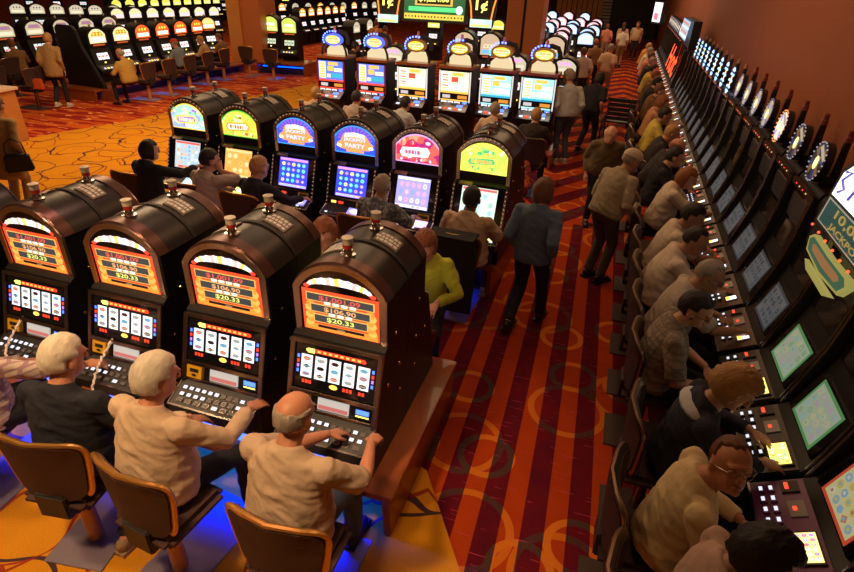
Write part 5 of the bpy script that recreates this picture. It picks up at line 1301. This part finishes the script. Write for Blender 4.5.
for i, (y, sh_, h_, l) in enumerate(((13.8, BRN, 'brown', 'brown top and brown hair'), (15.0, DRK, 'dark', 'dark jacket and black hair'), (16.2, BRN, 'red', 'brown top and auburn hair'), (17.6, YEL, 'dark', 'bright yellow shirt'), (19.4, DRK, 'grey', 'dark jacket and grey hair'), (21.0, PNK, 'brown', 'pink shirt'), (22.6, WHT, 'grey', 'white shirt and grey hair'), (24.4, ORG, 'blond', 'orange top and blond hair'))):
    rb(y, 'seated player far along the right bank in a '+l, shirt=sh_, pants=PANTB, skin='fair', hair=('short', h_), sleeve='long' if i % 2 else 'short')
# far aisle walkers
person(-.85, 29.6, .1, 'person in a pink shirt and pale trousers far up the aisle', 'stand', shirt=PNK, pants=cloth('trousers_pale', (.55, .42, .32)), skin='fair', hair=('bob', 'brown'), shoe=cloth('shoe_blue', (.2, .3, .6)))
person(-.1, 28.2, .2, 'person in a white shirt and khaki trousers far up the aisle', 'stand', shirt=WHT, pants=KHAKI, skin='fair', hair=('short', 'dark'), stride=.1)
person(.5, 31.5, PI, 'man in a white shirt and black trousers facing down the aisle', 'stand', shirt=CRM, pants=PANTB, skin='fair', hair=('short', 'brown'), fat=1.2, s=1.05)
person(-.15, 31.5, 0, 'person in a pale top beside the pink shirt far up the aisle', 'stand', shirt=PINKW, pants=KHAKI, skin='fair', hair=('short', 'brown'))
person(-1.0, 17.6, .4, 'person in a white top and dark trousers by the bright machine cluster', 'stand', shirt=WHT, pants=PANTB, skin='fair', hair=('short', 'brown'))
person(-.85, 20.8, .3, 'person in a brown top standing past the bright machines', 'stand', shirt=BRN, pants=PANTB, skin='fair', hair=('short', 'red'))
person(-.4, 19.3, -.3, 'person in beige walking beside the bright machine cluster', 'stand', shirt=CRM, pants=KHAKI, skin='fair', hair=('short', 'grey'), stride=.15)
# players at the oval topped machines
OR_ = 'players at the oval topped row'
person(-5.45, 9.75, -.05, 'blond head in a pale top at the leftmost oval topped machine', shirt=BEI, pants=PANTB, skin='fair', hair=('short', 'blond'), group=OR_)
person(-4.60, 9.75, -.05, 'dark-haired player in a pale top at the second oval topped machine', shirt=GRYW, pants=PANTB, skin='fair', hair=('short', 'dark'), group=OR_)
person(-3.72, 9.75, -.3, 'dark-haired player leaning forward at a cream screen', shirt=LGR, pants=PANTB, skin='fair', hair=('short', 'dark'), group=OR_, lean=.3, sleeve='long')
person(-1.98, 9.9, -.05, 'grey-haired player in beige at the left pale blue machine', shirt=BEI, pants=PANTB, skin='fair', hair=('short', 'grey'), group=OR_)
person(-1.22, 9.75, -.05, 'blond player in a dark top at the aisle end oval topped machine', shirt=DRK, pants=PANTB, skin='fair', hair=('short', 'blond'), group=OR_)
person(-1.12, 7.75, PI-.5, 'person in a red patterned blouse behind the lime green machine', shirt=REDS, pants=PANTB, skin='fair', hair=('short', 'dark'), sleeve='long', lean=.2)
# left side
person(-13.75, 11.35, .45, 'shopper in a tan jacket and black trousers holding an orange bag', 'stand', shirt=TANJ, pants=PANTB, skin='fair', hair=('short', 'blond'), sleeve='long', long_hem=.16, fat=1.15, shoe=SHOEW, s=1.06, stride=.1)
person(-12.35, 12.35, PI/2-.1, 'bald man in a golden jacket at the near end of the left bank', shirt=GOLD, pants=PANTB, skin='ruddy', hair=('fringe', 'grey'), sleeve='long', fat=1.2, s=1.05)
person(-13.1, 15.3, PI/2, 'person in a red cap and steel blue shirt at the left bank', shirt=BLUS, pants=PANTB, skin='fair', hair=('fringe', 'grey'), cap=cloth('cap_red', (.6, .06, .02)))
person(-13.05, 16.5, PI/2+.3, 'blond person in a tan top at the left bank', shirt=cloth('top_gold', (.5, .32, .14)), pants=PANTB, skin='fair', hair=('short', 'blond'))
person(-13.1, 17.5, PI/2, 'brown-haired player nearest the orange column', shirt=BRN, pants=PANTB, skin='fair', hair=('short', 'brown'))
person(-16.1, 12.3, PI/2-.2, 'person in a brown jacket playing a cream topped machine at far left', shirt=BRN, pants=PANTB, skin='ruddy', hair=('short', 'brown'), sleeve='long', s=1.05)
person(-19.8, 19.6, .4, 'brown-haired person among the pale machines of the top left row', shirt=TANJ, pants=PANTB, skin='fair', hair=('puffy', 'brown'), sh=.7)
person(-17.6, 20.0, .9, 'person in black between the top left rows', 'stand', shirt=BLK, pants=PANTB, skin='fair', hair=('short', 'dark'), sleeve='long')
person(-8.08, 5.55, .3, 'person in a beige coat with a shoulder bag at the left edge', 'stand', shirt=TANJ, pants=KHAKI, skin='fair', hair=('short', 'brown'), sleeve='long', long_hem=.3, fat=1.15)
# standing crowd behind the oval row
person(-9.5, 22.4, 0, 'man in an orange shirt in the crowd below the hanging signs', 'stand', shirt=ORG, pants=PANTB, skin='ruddy', hair=('short', 'brown'), s=1.05, fat=1.2)
person(-8.5, 20.9, .2, 'person in a salmon pink shirt in the crowd below the hanging signs', 'stand', shirt=PNK, pants=PANTB, skin='fair', hair=('short', 'brown'))
person(-7.3, 15.3, -.6, 'person in dark clothes leaning behind the second oval sign', 'stand', shirt=BLK, pants=PANTB, skin='fair', hair=('short', 'dark'), sleeve='long', lean=.25)
person(-9.1, 17.9, 0, 'person in a purple-grey jacket left of the oval row', 'stand', shirt=cloth('jacket_plum', (.10, .05, .09)), pants=PANTB, skin='fair', hair=('short', 'dark'), sleeve='long')
flush()

# ------------------------------------------------------------------ loose objects
def cord(pts, label):
    b = MB(); b.tube(pts, .008, 8); b.tube([pts[0], V(pts[0])+V((0, .04, .02))], .012, 8)
    tag(obj('card_cord', b.mesh('card_cord', [pm('cord_pale', (.85, .74, .68), .5)], True)), label, 'cord', 'pale coiled player card cords')
def wiggle(keys, n=10):
    pts = []
    for a, b_ in zip(keys[:-1], keys[1:]):
        for i in range(n):
            u = i/n; p = V(a).lerp(V(b_), u); k = len(pts); pts.append(p+V((.006*math.sin(k*1.9), .003*math.cos(k*1.9), .006*math.cos(k*1.3))))
    return pts+[V(keys[-1])]
cord(wiggle([(-4.02, 2.45, .90), (-4.0, 2.36, .855), (-3.96, 2.25, .80), (-3.89, 2.18, .76), (-3.85, 2.10, .70), (-3.78, 2.02, .74)]), 'pale card cord hanging from the machine at the left edge')
cord(wiggle([(-3.15, 2.43, .90), (-3.13, 2.33, .86), (-3.10, 2.22, .79), (-3.07, 2.13, .70), (-3.07, 2.05, .66), (-3.12, 1.98, .68), (-3.0, 1.90, .76)]), 'pale card cord hanging between the striped shirt and the man in black')
b = MB(); b.box(-.45, .45, -.4, .4, 0, 1.02, 0); o = obj('podium', b.mesh('podium', [pm('podium_wood', (.50, .20, .05), .45, var=.2)], False, .01)); o.location = (-12.15, 8.25, 0); o.rotation_euler = (0, 0, .1)
tag(o, 'wooden podium at the left edge of the hall', 'podium'); b = MB(); b.box(-.5, .5, -.45, .45, 1.02, 1.08, 0); obj('podium_top', b.mesh('podium_top', [pm('pale_top', (.65, .5, .35), .4)], False, .01), o)
def bag(loc, col, label, s=1, rz=0):
    b = MB(); b.arch([(.16*s, 0), (.13*s, .22*s), (-.13*s, .22*s), (-.16*s, 0)], -.06*s, .06*s, 0)
    o = obj('bag', b.mesh('bag', [pm(label[:12], col, .6)], True, .02*s)); o.location = loc; o.rotation_euler = (0, 0, rz); tag(o, label, 'bag')
    q = MB(); q.tube([(-.11*s, 0, .21*s), (-.09*s, 0, .36*s), (0, 0, .42*s), (.09*s, 0, .36*s), (.11*s, 0, .21*s)], .009, 8); obj('bag_handle', q.mesh('bag_handle', [BLACK2], True), o)
bag((-14.0, 10.95, .50), (.6, .10, .02), 'orange-red handbag hanging from the shopper in the tan jacket', 1.2, .4)
bag((-7.80, 5.5, .72), (.015, .012, .012), 'black shoulder bag on the beige coat at the left edge', 1.1, .8)
# wheelchair parked in the aisle
t = thing('wheelchair', 'empty black wheelchair with a slatted backrest parked in the aisle', 'wheelchair', (.22, 13.4, 0), -.1); t.scale = (1.2, 1.2, 1.2)
for sx in (-1, 1):
    q = MB(); q.tube([(sx*.29, .30*math.cos(a), .30+.30*math.sin(a)) for a in [2*PI*k/24 for k in range(25)]], .018, 8)
    for k in range(8): q.tube([(sx*.29, 0, .30), (sx*.29, .29*math.cos(k*PI/4), .30+.29*math.sin(k*PI/4))], .004, 6)
    obj('wheel', q.mesh('wheel', [BLACK2], True), t)
    q = MB(); q.tube([(sx*.24, -.22, .95), (sx*.24, -.12, .93), (sx*.24, -.10, .50), (sx*.24, .35, .50), (sx*.24, .42, .12)], .013, 8); q.tube([(sx*.24, -.10, .72), (sx*.24, .30, .70), (sx*.24, .33, .5)], .013, 8); obj('side_frame', q.mesh('side_frame', [CHROME], True), t)
    q = MB(); q.tube([(sx*.24, -.30, .955), (sx*.24, -.19, .95)], .02, 8); obj('handle', q.mesh('handle', [BLACK2], True), t)
q = MB()
for k in range(5): q.box(-.24, .24, -.115, -.095, .55+k*.08, .615+k*.08, 0)
obj('backrest', q.mesh('backrest', [pm('vinyl_black', (.02, .022, .025), .35)], False, .004), t)
q = MB(); q.box(-.24, .24, -.1, .34, .49, .52, 0); obj('seat', q.mesh('seat', [BLACK2], False, .008), t)
